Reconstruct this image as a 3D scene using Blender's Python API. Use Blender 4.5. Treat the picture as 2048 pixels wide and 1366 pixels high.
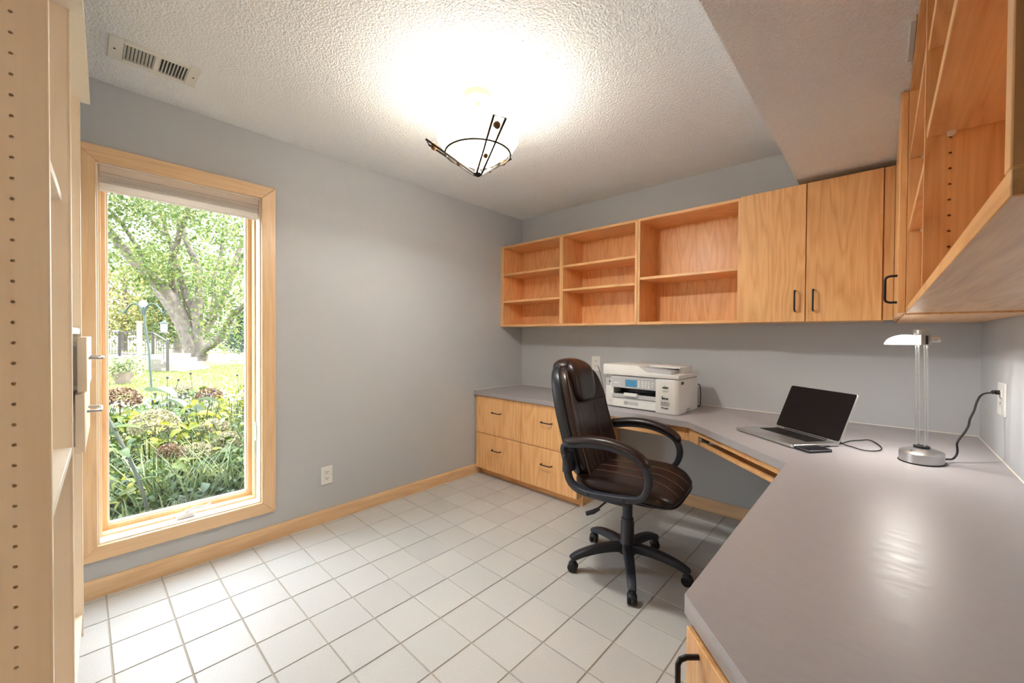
import bpy, bmesh, math, random
import numpy as np
from mathutils import Vector, Matrix
random.seed(7); rng = np.random.default_rng(7)
S = bpy.context.scene
COL = S.collection
for o in list(bpy.data.objects): bpy.data.objects.remove(o)

# ------------------------------------------------------------------ camera
FPX, YAW, PITCH, ROLL = 798.713, math.radians(42.8558), math.radians(-.7183), math.radians(.3714)
CAM = np.array([2.7174, -3.0762, 1.2491])
F_ = np.array([-math.sin(YAW)*math.cos(PITCH), math.cos(YAW)*math.cos(PITCH), math.sin(PITCH)])
R0 = np.array([math.cos(YAW), math.sin(YAW), 0.]); U0 = np.cross(R0, F_)
R_ = R0*math.cos(ROLL)+U0*math.sin(ROLL); U_ = U0*math.cos(ROLL)-R0*math.sin(ROLL)
cd = bpy.data.cameras.new('camera'); cam = bpy.data.objects.new('camera', cd); COL.objects.link(cam)
cd.sensor_width = 36; cd.lens = FPX*36/2048; cd.clip_start = .01; cd.clip_end = 300
cam.matrix_world = Matrix(((R_[0], U_[0], -F_[0], CAM[0]), (R_[1], U_[1], -F_[1], CAM[1]), (R_[2], U_[2], -F_[2], CAM[2]), (0, 0, 0, 1)))
S.camera = cam
def ray(u, v): return F_+R_*(u-1024)/FPX+U_*(683-v)/FPX
def at(u, v, D): return CAM+ray(u, v)*D                      # a pixel's direction, taken to a known depth
def on(u, v, ax, val):                                       # ... or to the plane it lies on
    w = ray(u, v); return CAM+w*((val-CAM[ax])/w[ax])

# ------------------------------------------------------------------ world, sun, exposure
W = bpy.data.worlds.new('world'); S.world = W; W.use_nodes = True
W.node_tree.nodes['Background'].inputs[0].default_value = (.86, .94, 1, 1)
W.node_tree.nodes['Background'].inputs[1].default_value = 2.2
sd = bpy.data.lights.new('sun_offscreen', 'SUN'); sd.energy = 3.3; sd.angle = .02; sd.color = (1, .95, .86)
sun = bpy.data.objects.new('sun_offscreen', sd); COL.objects.link(sun)
sun.rotation_euler = Vector((-.25, -.75, -.95)).to_track_quat('-Z', 'Y').to_euler()
S.cycles.max_bounces = 16; S.cycles.diffuse_bounces = 8
S.view_settings.view_transform = 'Standard'; S.view_settings.look = 'None'
S.view_settings.exposure = 2.62; S.view_settings.gamma = 1; S.view_settings.use_curve_mapping = False

# ------------------------------------------------------------------ materials
def lin(c):
    return tuple(((x/255)/12.92 if x/255 <= .04045 else ((x/255+.055)/1.055)**2.4) for x in c)+(1,)
def newmat(name):
    m = bpy.data.materials.new(name); m.use_nodes = True
    nt = m.node_tree; return m, nt, nt.nodes['Principled BSDF']
def nd(nt, t, **kw):
    n = nt.nodes.new(t)
    for k, v in kw.items():
        if isinstance(k, str) and k.startswith('i_'):
            n.inputs[k[2:].replace('_', ' ')].default_value = v
        else: setattr(n, k, v)
    return n
def plain(name, c, rough=.5, metal=0, spec=.5, emit=None, es=0, coat=0, trans=0, ior=1.45, noise=0, nscale=20, bump=0, bscale=200):
    m, nt, b = newmat(name); L = nt.links
    b.inputs['Base Color'].default_value = lin(c); b.inputs['Roughness'].default_value = rough
    b.inputs['Metallic'].default_value = metal; b.inputs['Specular IOR Level'].default_value = spec
    b.inputs['Coat Weight'].default_value = coat; b.inputs['Coat Roughness'].default_value = .15
    b.inputs['Transmission Weight'].default_value = trans; b.inputs['IOR'].default_value = ior
    if emit: b.inputs['Emission Color'].default_value = lin(emit); b.inputs['Emission Strength'].default_value = es
    tc = nd(nt, 'ShaderNodeTexCoord')
    if noise:
        n = nd(nt, 'ShaderNodeTexNoise', i_Scale=nscale, i_Detail=5.)
        L.new(tc.outputs['Object'], n.inputs['Vector'])
        mr = nd(nt, 'ShaderNodeMapRange', i_From_Min=.3, i_From_Max=.7, i_To_Min=1-noise, i_To_Max=1+noise)
        L.new(n.outputs['Fac'], mr.inputs['Value'])
        mx = nd(nt, 'ShaderNodeMix', data_type='RGBA', blend_type='MULTIPLY'); mx.inputs[0].default_value = 1
        mx.inputs[6].default_value = lin(c); L.new(mr.outputs['Result'], mx.inputs[7]); L.new(mx.outputs[2], b.inputs['Base Color'])
    if bump:
        n = nd(nt, 'ShaderNodeTexNoise', i_Scale=bscale, i_Detail=3.); L.new(tc.outputs['Object'], n.inputs['Vector'])
        bp = nd(nt, 'ShaderNodeBump', i_Strength=bump, i_Distance=.002); L.new(n.outputs['Fac'], bp.inputs['Height']); L.new(bp.outputs['Normal'], b.inputs['Normal'])
    return m
def wood(name, light, dark, axis, rough=.38, ring=11., cont=.5, coat=.15, pore=.35, vary=.1):
    m, nt, b = newmat(name); L = nt.links
    tc = nd(nt, 'ShaderNodeTexCoord'); oi = nd(nt, 'ShaderNodeObjectInfo')
    sc = nd(nt, 'ShaderNodeVectorMath', operation='SCALE'); sc.inputs[0].default_value = (13.7, 7.3, 21.1); L.new(oi.outputs['Random'], sc.inputs['Scale'])
    ad = nd(nt, 'ShaderNodeVectorMath', operation='ADD'); L.new(tc.outputs['Object'], ad.inputs[0]); L.new(sc.outputs[0], ad.inputs[1])
    def stretched(across, along):
        s = [across]*3; s['xyz'.index(axis)] = along
        mp = nd(nt, 'ShaderNodeVectorMath', operation='MULTIPLY'); mp.inputs[1].default_value = s; L.new(ad.outputs[0], mp.inputs[0]); return mp
    n1 = nd(nt, 'ShaderNodeTexNoise', i_Scale=1., i_Detail=2.5, i_Roughness=.55, i_Distortion=.3); L.new(stretched(6.5, .8).outputs[0], n1.inputs['Vector'])
    mu = nd(nt, 'ShaderNodeMath', operation='MULTIPLY'); mu.inputs[1].default_value = ring; L.new(n1.outputs['Fac'], mu.inputs[0])
    pp = nd(nt, 'ShaderNodeMath', operation='PINGPONG'); pp.inputs[1].default_value = .5; L.new(mu.outputs[0], pp.inputs[0])
    n2 = nd(nt, 'ShaderNodeTexNoise', i_Scale=1., i_Detail=3.); L.new(stretched(170., 5.).outputs[0], n2.inputs['Vector'])
    mr = nd(nt, 'ShaderNodeMapRange', i_From_Min=.42, i_From_Max=.7, i_To_Min=0., i_To_Max=pore); L.new(n2.outputs['Fac'], mr.inputs['Value'])
    pw = nd(nt, 'ShaderNodeMath', operation='POWER'); pw.inputs[1].default_value = 1.6; L.new(pp.outputs[0], pw.inputs[0])
    m1 = nd(nt, 'ShaderNodeMath', operation='MULTIPLY_ADD'); m1.inputs[1].default_value = cont*3; L.new(pw.outputs[0], m1.inputs[0]); L.new(mr.outputs[0], m1.inputs[2])
    m1.use_clamp = True
    mx = nd(nt, 'ShaderNodeMix', data_type='RGBA'); mx.inputs[6].default_value = lin(light); mx.inputs[7].default_value = lin(dark); L.new(m1.outputs[0], mx.inputs[0])
    vr = nd(nt, 'ShaderNodeMapRange', i_To_Min=1-vary, i_To_Max=1+vary*.6); L.new(oi.outputs['Random'], vr.inputs['Value'])
    mv = nd(nt, 'ShaderNodeMix', data_type='RGBA', blend_type='MULTIPLY'); mv.inputs[0].default_value = 1
    L.new(mx.outputs[2], mv.inputs[6]); L.new(vr.outputs[0], mv.inputs[7]); L.new(mv.outputs[2], b.inputs['Base Color'])
    b.inputs['Roughness'].default_value = rough; b.inputs['Coat Weight'].default_value = coat; b.inputs['Coat Roughness'].default_value = .25
    bp = nd(nt, 'ShaderNodeBump', i_Strength=.12, i_Distance=.001); L.new(n2.outputs['Fac'], bp.inputs['Height']); L.new(bp.outputs['Normal'], b.inputs['Normal'])
    return m
OL, OD = (242, 192, 134), (210, 148, 92)
oak = {a: wood('oak_grain_'+a, OL, OD, a) for a in 'xyz'}
trimoak = {a: wood('trim_oak_'+a, (234, 200, 158), (206, 164, 120), a, ring=7, cont=.35, pore=.3, vary=.04) for a in 'xyz'}
maple = {a: wood('maple_'+a, (244, 231, 212), (232, 212, 186), a, ring=6, cont=.3, pore=.12, vary=.03) for a in 'xyz'}
def popcorn(name, c):
    m, nt, b = newmat(name); L = nt.links; tc = nd(nt, 'ShaderNodeTexCoord')
    b.inputs['Base Color'].default_value = lin(c); b.inputs['Roughness'].default_value = .95; b.inputs['Specular IOR Level'].default_value = .1
    n = nd(nt, 'ShaderNodeTexNoise', i_Scale=112., i_Detail=2.5, i_Roughness=.6); L.new(tc.outputs['Object'], n.inputs['Vector'])
    mr = nd(nt, 'ShaderNodeMapRange', i_From_Min=.38, i_From_Max=.66); L.new(n.outputs['Fac'], mr.inputs['Value'])
    bp = nd(nt, 'ShaderNodeBump', i_Strength=.6, i_Distance=.009); L.new(mr.outputs[0], bp.inputs['Height']); L.new(bp.outputs['Normal'], b.inputs['Normal'])
    return m
def tilemat():
    m, nt, b = newmat('ceramic_tile'); L = nt.links; tc = nd(nt, 'ShaderNodeTexCoord'); oi = nd(nt, 'ShaderNodeObjectInfo')
    geo = nd(nt, 'ShaderNodeNewGeometry')
    n = nd(nt, 'ShaderNodeTexNoise', i_Scale=260., i_Detail=2.); L.new(geo.outputs['Position'], n.inputs['Vector'])
    mr = nd(nt, 'ShaderNodeMapRange', i_From_Min=.35, i_From_Max=.65, i_To_Min=.90, i_To_Max=1.05); L.new(n.outputs['Fac'], mr.inputs['Value'])
    vr = nd(nt, 'ShaderNodeMapRange', i_To_Min=.95, i_To_Max=1.03); L.new(oi.outputs['Random'], vr.inputs['Value'])
    mm = nd(nt, 'ShaderNodeMath', operation='MULTIPLY'); L.new(mr.outputs[0], mm.inputs[0]); L.new(vr.outputs[0], mm.inputs[1])
    mx = nd(nt, 'ShaderNodeMix', data_type='RGBA', blend_type='MULTIPLY'); mx.inputs[0].default_value = 1; mx.inputs[6].default_value = lin((198, 198, 197)); L.new(mm.outputs[0], mx.inputs[7])
    L.new(mx.outputs[2], b.inputs['Base Color']); b.inputs['Roughness'].default_value = .42
    return m
def laminate():
    m, nt, b = newmat('grey_laminate'); L = nt.links; tc = nd(nt, 'ShaderNodeTexCoord')
    mp = nd(nt, 'ShaderNodeMapping'); mp.inputs['Scale'].default_value = (14, 60, 14); mp.inputs['Rotation'].default_value = (0, 0, .6); L.new(tc.outputs['Object'], mp.inputs['Vector'])
    n = nd(nt, 'ShaderNodeTexNoise', i_Scale=1., i_Detail=4., i_Roughness=.5); L.new(mp.outputs[0], n.inputs['Vector'])
    mr = nd(nt, 'ShaderNodeMapRange', i_From_Min=.3, i_From_Max=.7, i_To_Min=.97, i_To_Max=1.03); L.new(n.outputs['Fac'], mr.inputs['Value'])
    mx = nd(nt, 'ShaderNodeMix', data_type='RGBA', blend_type='MULTIPLY'); mx.inputs[0].default_value = 1; mx.inputs[6].default_value = lin((168, 164, 167)); L.new(mr.outputs[0], mx.inputs[7])
    L.new(mx.outputs[2], b.inputs['Base Color'])
    r2 = nd(nt, 'ShaderNodeMapRange', i_From_Min=.3, i_From_Max=.7, i_To_Min=.33, i_To_Max=.41); L.new(n.outputs['Fac'], r2.inputs['Value']); L.new(r2.outputs[0], b.inputs['Roughness'])
    return m
def glass(name, fac=.025, tint=(1, 1, 1, 1), rough=0.):
    m = bpy.data.materials.new(name); m.use_nodes = True; nt = m.node_tree; nt.nodes.clear()
    o = nd(nt, 'ShaderNodeOutputMaterial'); t = nd(nt, 'ShaderNodeBsdfTransparent'); t.inputs[0].default_value = tint
    g = nd(nt, 'ShaderNodeBsdfGlossy'); g.inputs['Roughness'].default_value = rough
    x = nd(nt, 'ShaderNodeMixShader'); x.inputs[0].default_value = fac
    nt.links.new(t.outputs[0], x.inputs[1]); nt.links.new(g.outputs[0], x.inputs[2]); nt.links.new(x.outputs[0], o.inputs[0]); return m
def ext(c, k=.55): return tuple(x*k for x in c)
def leafmat(name, cols, trans=.35):
    cols = [ext(c, .58) for c in cols]
    m, nt, b = newmat(name); L = nt.links; geo = nd(nt, 'ShaderNodeNewGeometry')
    cr = nd(nt, 'ShaderNodeValToRGB'); e = cr.color_ramp.elements; e[0].color = lin(cols[0]); e[-1].color = lin(cols[-1])
    for i, c in enumerate(cols[1:-1]): x = e.new((i+1)/(len(cols)-1)); x.color = lin(c)
    L.new(geo.outputs['Random Per Island'], cr.inputs[0]); L.new(cr.outputs[0], b.inputs['Base Color'])
    b.inputs['Roughness'].default_value = .5; b.inputs['Specular IOR Level'].default_value = .3
    out = [n for n in nt.nodes if n.type == 'OUTPUT_MATERIAL'][0]
    tr = nd(nt, 'ShaderNodeBsdfTranslucent'); L.new(cr.outputs[0], tr.inputs[0])
    mx = nd(nt, 'ShaderNodeMixShader'); mx.inputs[0].default_value = trans
    L.new(b.outputs[0], mx.inputs[1]); L.new(tr.outputs[0], mx.inputs[2]); L.new(mx.outputs[0], out.inputs[0]); return m
def fabric(name, c):
    m, nt, b = newmat(name); b.inputs['Base Color'].default_value = lin(c); b.inputs['Roughness'].default_value = .85
    out = [n for n in nt.nodes if n.type == 'OUTPUT_MATERIAL'][0]; tr = nd(nt, 'ShaderNodeBsdfTranslucent'); tr.inputs[0].default_value = lin(c)
    mx = nd(nt, 'ShaderNodeMixShader'); mx.inputs[0].default_value = .62; nt.links.new(b.outputs[0], mx.inputs[1]); nt.links.new(tr.outputs[0], mx.inputs[2]); nt.links.new(mx.outputs[0], out.inputs[0]); return m
M = dict(
    wall=plain('grey_wall_paint', (188, 191, 195), .75, spec=.25, bump=.08, bscale=350),
    ceil=popcorn('popcorn_ceiling', (240, 243, 247)), tile=tilemat(), grout=plain('grout', (176, 168, 156), .9),
    lam=laminate(), black=plain('black_metal', (26, 24, 25), .35),
    white=plain('white_plastic', (226, 226, 224), .4), vinyl=plain('white_vinyl', (232, 226, 216), .45), shade=fabric('shade_fabric', (248, 240, 234)),
    silver=plain('brushed_silver', (190, 190, 190), .32, metal=.9), chrome=plain('nickel', (176, 158, 142), .38, metal=.6),
    bronze=plain('dark_bronze', (42, 38, 34), .55, spec=.2), amber=plain('amber_ball', (104, 70, 36), .45, spec=.3),
    bowlin=plain('alabaster_inner_face', (250, 244, 232), .5, emit=(255, 244, 226), es=.16),
    bowl=plain('alabaster_glass', (250, 236, 208), .4, emit=(255, 240, 214), es=.16),
    leather=plain('brown_leather', (40, 26, 24), .34, noise=.12, nscale=30, bump=.25, bscale=160, coat=.1),
    blackplastic=plain('black_plastic', (46, 50, 60), .42, bump=.1, bscale=500), rubber=plain('black_rubber', (24, 24, 26), .5), seam=plain('tan_stitching', (112, 84, 66), .6),
    shell=plain('black_vinyl', (34, 36, 42), .35), prwhite=plain('printer_white', (224, 224, 222), .42), prgrey=plain('printer_grey', (190, 190, 194), .4), prdark=plain('printer_dark', (34, 36, 40), .35),
    screen=plain('blue_screen', (70, 128, 160), .15, emit=(90, 150, 190), es=.04), alu=plain('aluminium', (196, 196, 194), .3, metal=.85), lcd=plain('dark_lcd', (20, 14, 14), .12), keys=plain('black_keys', (22, 22, 24), .5),
    drive=plain('drive_black', (34, 34, 44), .35), cable=plain('black_cable', (22, 21, 22), .5), glass=glass('window_glass'), rod=glass('clear_glass', .5, (.96, .98, .98, 1), .12),
    glow=plain('lamp_glass', (255, 250, 242), .4, emit=(255, 246, 235), es=.6), clearpin=plain('clear_shelf_pin', (225, 222, 215), .15, spec=.8),
    mark=plain('printed_mark', (60, 60, 60), .6), marklight=plain('printed_patch', (168, 168, 165), .6), vent=plain('vent_enamel', (222, 221, 216), .45), ventdark=plain('galvanised_duct', (150, 150, 150), .6))

def lighten_through(m, fac):                                   # alabaster lets part of the bulbs' light straight through
    nt = m.node_tree; out = [n for n in nt.nodes if n.type == 'OUTPUT_MATERIAL'][0]; t = nd(nt, 'ShaderNodeBsdfTransparent'); t.inputs[0].default_value = (1, .97, .92, 1)
    x = nd(nt, 'ShaderNodeMixShader'); x.inputs[0].default_value = fac; nt.links.new(nt.nodes['Principled BSDF'].outputs[0], x.inputs[1]); nt.links.new(t.outputs[0], x.inputs[2]); nt.links.new(x.outputs[0], out.inputs[0])
lighten_through(M['bowl'], .62); lighten_through(M['bowlin'], .75)
# ------------------------------------------------------------------ mesh helpers
class B:
    def __init__(s): s.bm = bmesh.new()
    def box(s, x0, x1, y0, y1, z0, z1, bev=0, seg=1):
        t = bmesh.new(); bmesh.ops.create_cube(t, size=1)
        for v in t.verts: v.co = Vector(((x0+x1)/2+v.co.x*(x1-x0), (y0+y1)/2+v.co.y*(y1-y0), (z0+z1)/2+v.co.z*(z1-z0)))
        if bev: bmesh.ops.bevel(t, geom=t.edges[:], offset=bev, segments=seg, profile=.5, affect='EDGES')
        s.merge(t); return s
    def merge(s, t, mat=None):
        if mat is not None: t.transform(mat)
        me = bpy.data.meshes.new('t'); t.to_mesh(me); t.free(); s.bm.from_mesh(me); bpy.data.meshes.remove(me); return s
    def prism(s, poly, z0, z1, bev=0, axis='z', seg=1):
        t = bmesh.new(); n = len(poly)
        def P(a, b, c): return (a, b, c) if axis == 'z' else ((a, c, b) if axis == 'y' else (c, a, b))
        lo = [t.verts.new(P(a, b, z0)) for a, b in poly]; hi = [t.verts.new(P(a, b, z1)) for a, b in poly]
        t.faces.new(lo[::-1]); t.faces.new(hi)
        for i in range(n): t.faces.new((lo[i], lo[(i+1) % n], hi[(i+1) % n], hi[i]))
        bmesh.ops.recalc_face_normals(t, faces=t.faces[:])
        if bev: bmesh.ops.bevel(t, geom=t.edges[:], offset=bev, segments=seg, profile=.5, affect='EDGES')
        return s.merge(t)
    def lathe(s, prof, c, n=24, axis='z', sx=1, sy=1, rot=0):
        t = bmesh.new(); rings = []
        for r, h in prof:
            ring = []
            for i in range(n):
                a = 2*math.pi*i/n; x, y = r*math.cos(a)*sx, r*math.sin(a)*sy
                x, y = x*math.cos(rot)-y*math.sin(rot), x*math.sin(rot)+y*math.cos(rot)
                p = (x, y, h) if axis == 'z' else ((h, x, y) if axis == 'x' else (x, h, y))
                ring.append(t.verts.new((c[0]+p[0], c[1]+p[1], c[2]+p[2])))
            rings.append(ring)
        for a, b in zip(rings, rings[1:]):
            for i in range(n): t.faces.new((a[i], a[(i+1) % n], b[(i+1) % n], b[i]))
        if prof[0][0] > 1e-6: t.faces.new(rings[0][::-1])
        if prof[-1][0] > 1e-6: t.faces.new(rings[-1])
        bmesh.ops.remove_doubles(t, verts=t.verts[:], dist=1e-6); bmesh.ops.recalc_face_normals(t, faces=t.faces[:])
        return s.merge(t)
    def sweep(s, pts, prof, lateral=None, closed=False, scales=None):
        t = bmesh.new(); P = [Vector(p) for p in pts]; n = len(P); rings = []; lat = None
        for i in range(n):
            a = P[(i-1) % n] if (closed or i) else P[0]; b = P[(i+1) % n] if (closed or i < n-1) else P[-1]
            tg = (b-a).normalized()
            if lateral is not None: l = Vector(lateral); l = (l-tg*l.dot(tg)).normalized()
            elif lat is None:
                l = tg.cross(Vector((0, 0, 1)))
                l = l.normalized() if l.length > 1e-3 else Vector((1, 0, 0))
            else: l = (lat-tg*lat.dot(tg)).normalized()
            lat = l; nn = tg.cross(l); k = scales[i] if scales else 1
            rings.append([t.verts.new(P[i]+l*(q[0]*k)+nn*(q[1]*k)) for q in prof])
        m = len(prof)
        for i in range(n if closed else n-1):
            a, b = rings[i], rings[(i+1) % n]
            for j in range(m): t.faces.new((a[j], a[(j+1) % m], b[(j+1) % m], b[j]))
        if not closed: t.faces.new(rings[0][::-1]); t.faces.new(rings[-1])
        bmesh.ops.recalc_face_normals(t, faces=t.faces[:])
        return s.merge(t)
    def tube(s, pts, r, n=8, closed=False, scales=None):
        return s.sweep(pts, circ(r, r, n), closed=closed, scales=scales)
    def ball(s, c, r, u=14, v=8, sc=(1, 1, 1)):
        t = bmesh.new(); bmesh.ops.create_uvsphere(t, u_segments=u, v_segments=v, radius=r)
        for q in t.verts: q.co = Vector((c[0]+q.co.x*sc[0], c[1]+q.co.y*sc[1], c[2]+q.co.z*sc[2]))
        return s.merge(t)
    def superell(s, c, ax, n1=4., n2=2.5, u=36, v=18, deform=None):
        t = bmesh.new(); f = lambda x, p: math.copysign(abs(x)**p, x); rings = []
        for j in range(v+1):
            ph = -math.pi/2+math.pi*j/v; ring = []
            for i in range(u):
                a = 2*math.pi*i/u
                k = f(math.cos(ph), 2/n2); p = Vector((ax[0]*k*f(math.cos(a), 2/n1), ax[1]*k*f(math.sin(a), 2/n1), ax[2]*f(math.sin(ph), 2/n2)))
                if deform: p = Vector(deform(p))
                ring.append(t.verts.new(p+Vector(c)))
            rings.append(ring)
        for a, b in zip(rings, rings[1:]):
            for i in range(u): t.faces.new((a[i], a[(i+1) % u], b[(i+1) % u], b[i]))
        bmesh.ops.remove_doubles(t, verts=t.verts[:], dist=1e-5); bmesh.ops.recalc_face_normals(t, faces=t.faces[:])
        return s.merge(t)
def circ(a, b, n): return [(a*math.cos(2*math.pi*i/n), b*math.sin(2*math.pi*i/n)) for i in range(n)]
def rrect(a, b, r, n=3):
    o = []
    for cx, cy, a0 in ((a-r, b-r, 0), (-a+r, b-r, 90), (-a+r, -b+r, 180), (a-r, -b+r, 270)):
        for k in range(n+1):
            t = math.radians(a0+90*k/n); o.append((cx+r*math.cos(t), cy+r*math.sin(t)))
    return o
def smoothpath(pts, k=4):
    P = [np.array(p, float) for p in pts]; P = [2*P[0]-P[1]]+P+[2*P[-1]-P[-2]]; o = []
    for i in range(1, len(P)-2):
        for j in range(k):
            t = j/k; a, b, c, d = P[i-1:i+3]
            o.append(.5*((2*b)+(-a+c)*t+(2*a-5*b+4*c-d)*t*t+(-a+3*b-3*c+d)*t**3))
    o.append(P[-2]); return o
def link(name, me, mat, parent=None, smooth=True):
    o = bpy.data.objects.new(name, me); COL.objects.link(o)
    if mat and not me.materials: me.materials.append(mat)
    if parent: o.parent = parent
    if smooth: me.set_sharp_from_angle(angle=math.radians(40))
    return o
def root_off(p):
    while p.parent: p = p.parent
    return p.location.copy() if p.get('_world') else Vector((0, 0, 0))
def part(name, b, mat, parent=None, smooth=True, bake=True):
    me = bpy.data.meshes.new(name)
    if parent and bake:
        off = root_off(parent)
        for v in b.bm.verts: v.co -= off
    b.bm.to_mesh(me); b.bm.free()
    if smooth:
        for p in me.polygons: p.use_smooth = True
    return link(name, me, mat, parent, smooth)
def tag(o, label, cat, group=None):
    o['label'] = label; o['category'] = cat
    if group: o['group'] = group
    return o
def thing(name, label, cat, loc=(0, 0, 0), group=None, rz=0):
    o = bpy.data.objects.new(name, None); COL.objects.link(o); o.location = loc; o.rotation_euler = (0, 0, rz); o.empty_display_size = .1
    o['_world'] = 1 if rz == 0 else 0
    return tag(o, label, cat, group)
def struct(name, b, mat, smooth=False):
    o = part(name, b, mat, None, smooth); o['kind'] = 'structure'; return o
def rawmesh(name, verts, faces, mat, parent=None, smooth=False):
    me = bpy.data.meshes.new(name); me.from_pydata([tuple(v) for v in verts], [], faces); me.update()
    if parent and parent.get('_world'):
        off = np.array(root_off(parent)); me.vertices.foreach_set('co', (np.array(verts)-off).ravel())
    o = bpy.data.objects.new(name, me); COL.objects.link(o); me.materials.append(mat)
    if smooth:
        for p in me.polygons: p.use_smooth = True
    if parent: o.parent = parent
    return o
def cut(o, x0, x1, y0, y1, z0, z1):                            # carve a real opening (world box) out of an object
    me = bpy.data.meshes.new('cut'); q = B().box(x0, x1, y0, y1, z0, z1); q.bm.to_mesh(me); q.bm.free()
    c = bpy.data.objects.new('cut', me); COL.objects.link(c)
    m = o.modifiers.new('cut', 'BOOLEAN'); m.operation = 'DIFFERENCE'; m.object = c; m.solver = 'EXACT'
    bpy.context.view_layer.update()
    new = bpy.data.meshes.new_from_object(o.evaluated_get(bpy.context.evaluated_depsgraph_get())); new.name = o.data.name
    o.modifiers.clear(); o.data = new; bpy.data.objects.remove(c); bpy.data.meshes.remove(me)
def copytree(o, parent=None):
    c = o.copy(); COL.objects.link(c); c.parent = parent
    for ch in o.children: copytree(ch, c)
    return c

# ================================================================== THE ROOM
XR, YF, ZC, SOF_X, SOF_Z = 3.082, -3.47, 2.44, 2.348, 2.146
ZCT = .759                                                     # worktop height
WY0, WY1, WZ0, WZ1 = -3.028, -2.348, .246, 2.058               # clear window opening
b = B(); T = .19
b.box(-T, 0, YF-.12, WY0, -.15, ZC); b.box(-T, 0, WY1, .12, -.15, ZC); b.box(-T, 0, WY0, WY1, -.15, WZ0); b.box(-T, 0, WY0, WY1, WZ1, ZC)
struct('wall_left', b, M['wall'])
struct('wall_back', B().box(0, XR+.12, 0, .12, -.15, ZC), M['wall'])
YB = -4.75                                                    # unseen passage added behind the camera for daylight fill, closed off
b = B(); b.box(XR, XR+.12, YB-.12, 0, -.15, ZC)
struct('wall_right', b, M['wall'])
b = B(); b.box(0, 2.3, YF-.12, YF, -.15, ZC); b.box(2.18, 2.3, YB-.12, YF-.12, -.15, ZC); b.box(2.3, XR, YB-.12, YB, -.15, ZC)
struct('wall_front', b, M['wall'])
b = B(); b.box(-T, XR+.12, YB-.12, .12, ZC, ZC+.12); b.box(SOF_X, XR, YF, 0, SOF_Z, ZC)
ceil_ = struct('ceiling', b, M['ceil'])
floor = struct('floor', B().box(0, XR, YF, 0, -.15, -.0035).box(2.3, XR, YB, YF, -.15, -.0035), M['grout'])
xs = [0]+[.0405+.2095*k for k in range(15)]+[XR]
ys = [YF]+[-3.404+.2005*j for j in range(17)]+[0]
tmesh = {}
for i in range(len(xs)-1):
    for j in range(len(ys)-1):
        dx, dy = xs[i+1]-xs[i]-.0055, ys[j+1]-ys[j]-.0055
        if dx < .012 or dy < .012: continue
        k = (round(dx, 3), round(dy, 3))
        if k not in tmesh:
            q = B().box(-dx/2, dx/2, -dy/2, dy/2, -.008, 0, .0013); me = bpy.data.meshes.new('tile'); q.bm.to_mesh(me); q.bm.free(); me.materials.append(M['tile']); tmesh[k] = me
        o = bpy.data.objects.new('tile', tmesh[k]); COL.objects.link(o); o.parent = floor
        o.location = ((xs[i]+xs[i+1])/2, (ys[j]+ys[j+1])/2, random.uniform(-.0004, .0004))
# baseboards
def board(name, pts, mat): return struct(name, B().prism(pts[0], pts[1], pts[2], .003, pts[3]), mat, True)
board('baseboard_left', ([(0, 0), (.013, 0), (.013, .075), (.008, .087), (0, .087)], 0, 1, 'z'), None) if 0 else None
def profile_board(name, axis, a0, a1, face, sign, mat):
    # profile in (depth, height), swept along the wall
    b = B(); pr = [(0, 0), (.014, 0), (.014, .072), (.009, .086), (0, .086)]
    pr = [(face+sign*p, h) for p, h in pr]
    b.prism(pr, a0, a1, 0, 'y' if axis == 'y' else 'x'); o = struct(name, b, mat); return o
b = B(); b.prism([(0, 0), (.014, 0), (.014, .072), (.009, .086), (0, .086)], YF, -.57, 0, 'y'); struct('baseboard_left', b, trimoak['y'])
b = B(); b.prism([(0, 0), (-.014, 0), (-.014, .072), (-.009, .086), (0, .086)], 1.115, XR-.01, 0, 'x'); struct('baseboard_back', b, trimoak['x'])

# ------------------------------------------------------------------ window
def ring4(y0, y1, z0, z1, w, x0, x1, bev=.001):
    b = B()
    b.box(x0, x1, y0, y0+w, z0, z1, bev); b.box(x0, x1, y1-w, y1, z0, z1, bev)
    b.box(x0, x1, y0+w, y1-w, z0, z0+w, bev); b.box(x0, x1, y0+w, y1-w, z1-w, z1, bev); return b
win = struct('window_1', ring4(WY0-.002, WY1+.002, WZ0-.002, WZ1+.002, .009, -.185, -.001), M['vinyl'])
CW = .074
co = [(WY0-CW, WZ0-CW+.004), (WY1+CW, WZ0-CW+.004), (WY1+CW, WZ1+CW), (WY0-CW, WZ1+CW)]
ci = [(WY0, WZ0), (WY1, WZ0), (WY1, WZ1), (WY0, WZ1)]
for k in range(4):
    a, c = k, (k+1) % 4
    part('casing', B().prism([co[a], co[c], ci[c], ci[a]], 0, .018, .002, 'x'), trimoak['y' if k % 2 == 0 else 'z'], win)
f2 = part('window_stop', ring4(WY0+.007, WY1-.007, WZ0+.007, WZ1-.007, .010, -.135, -.075), trimoak['z'], win)
f3 = part('sash', ring4(WY0+.010, WY1-.012, WZ0+.012, WZ1-.014, .026, -.175, -.130, .002), trimoak['z'], win)
part('glazing_bead', ring4(WY0+.034, WY1-.036, WZ0+.036, WZ1-.038, .010, -.172, -.142), M['vinyl'], f3)
part('pane', B().box(-.166, -.162, WY0+.040, WY1-.042, WZ0+.042, WZ1-.044), M['glass'], f3)
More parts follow.
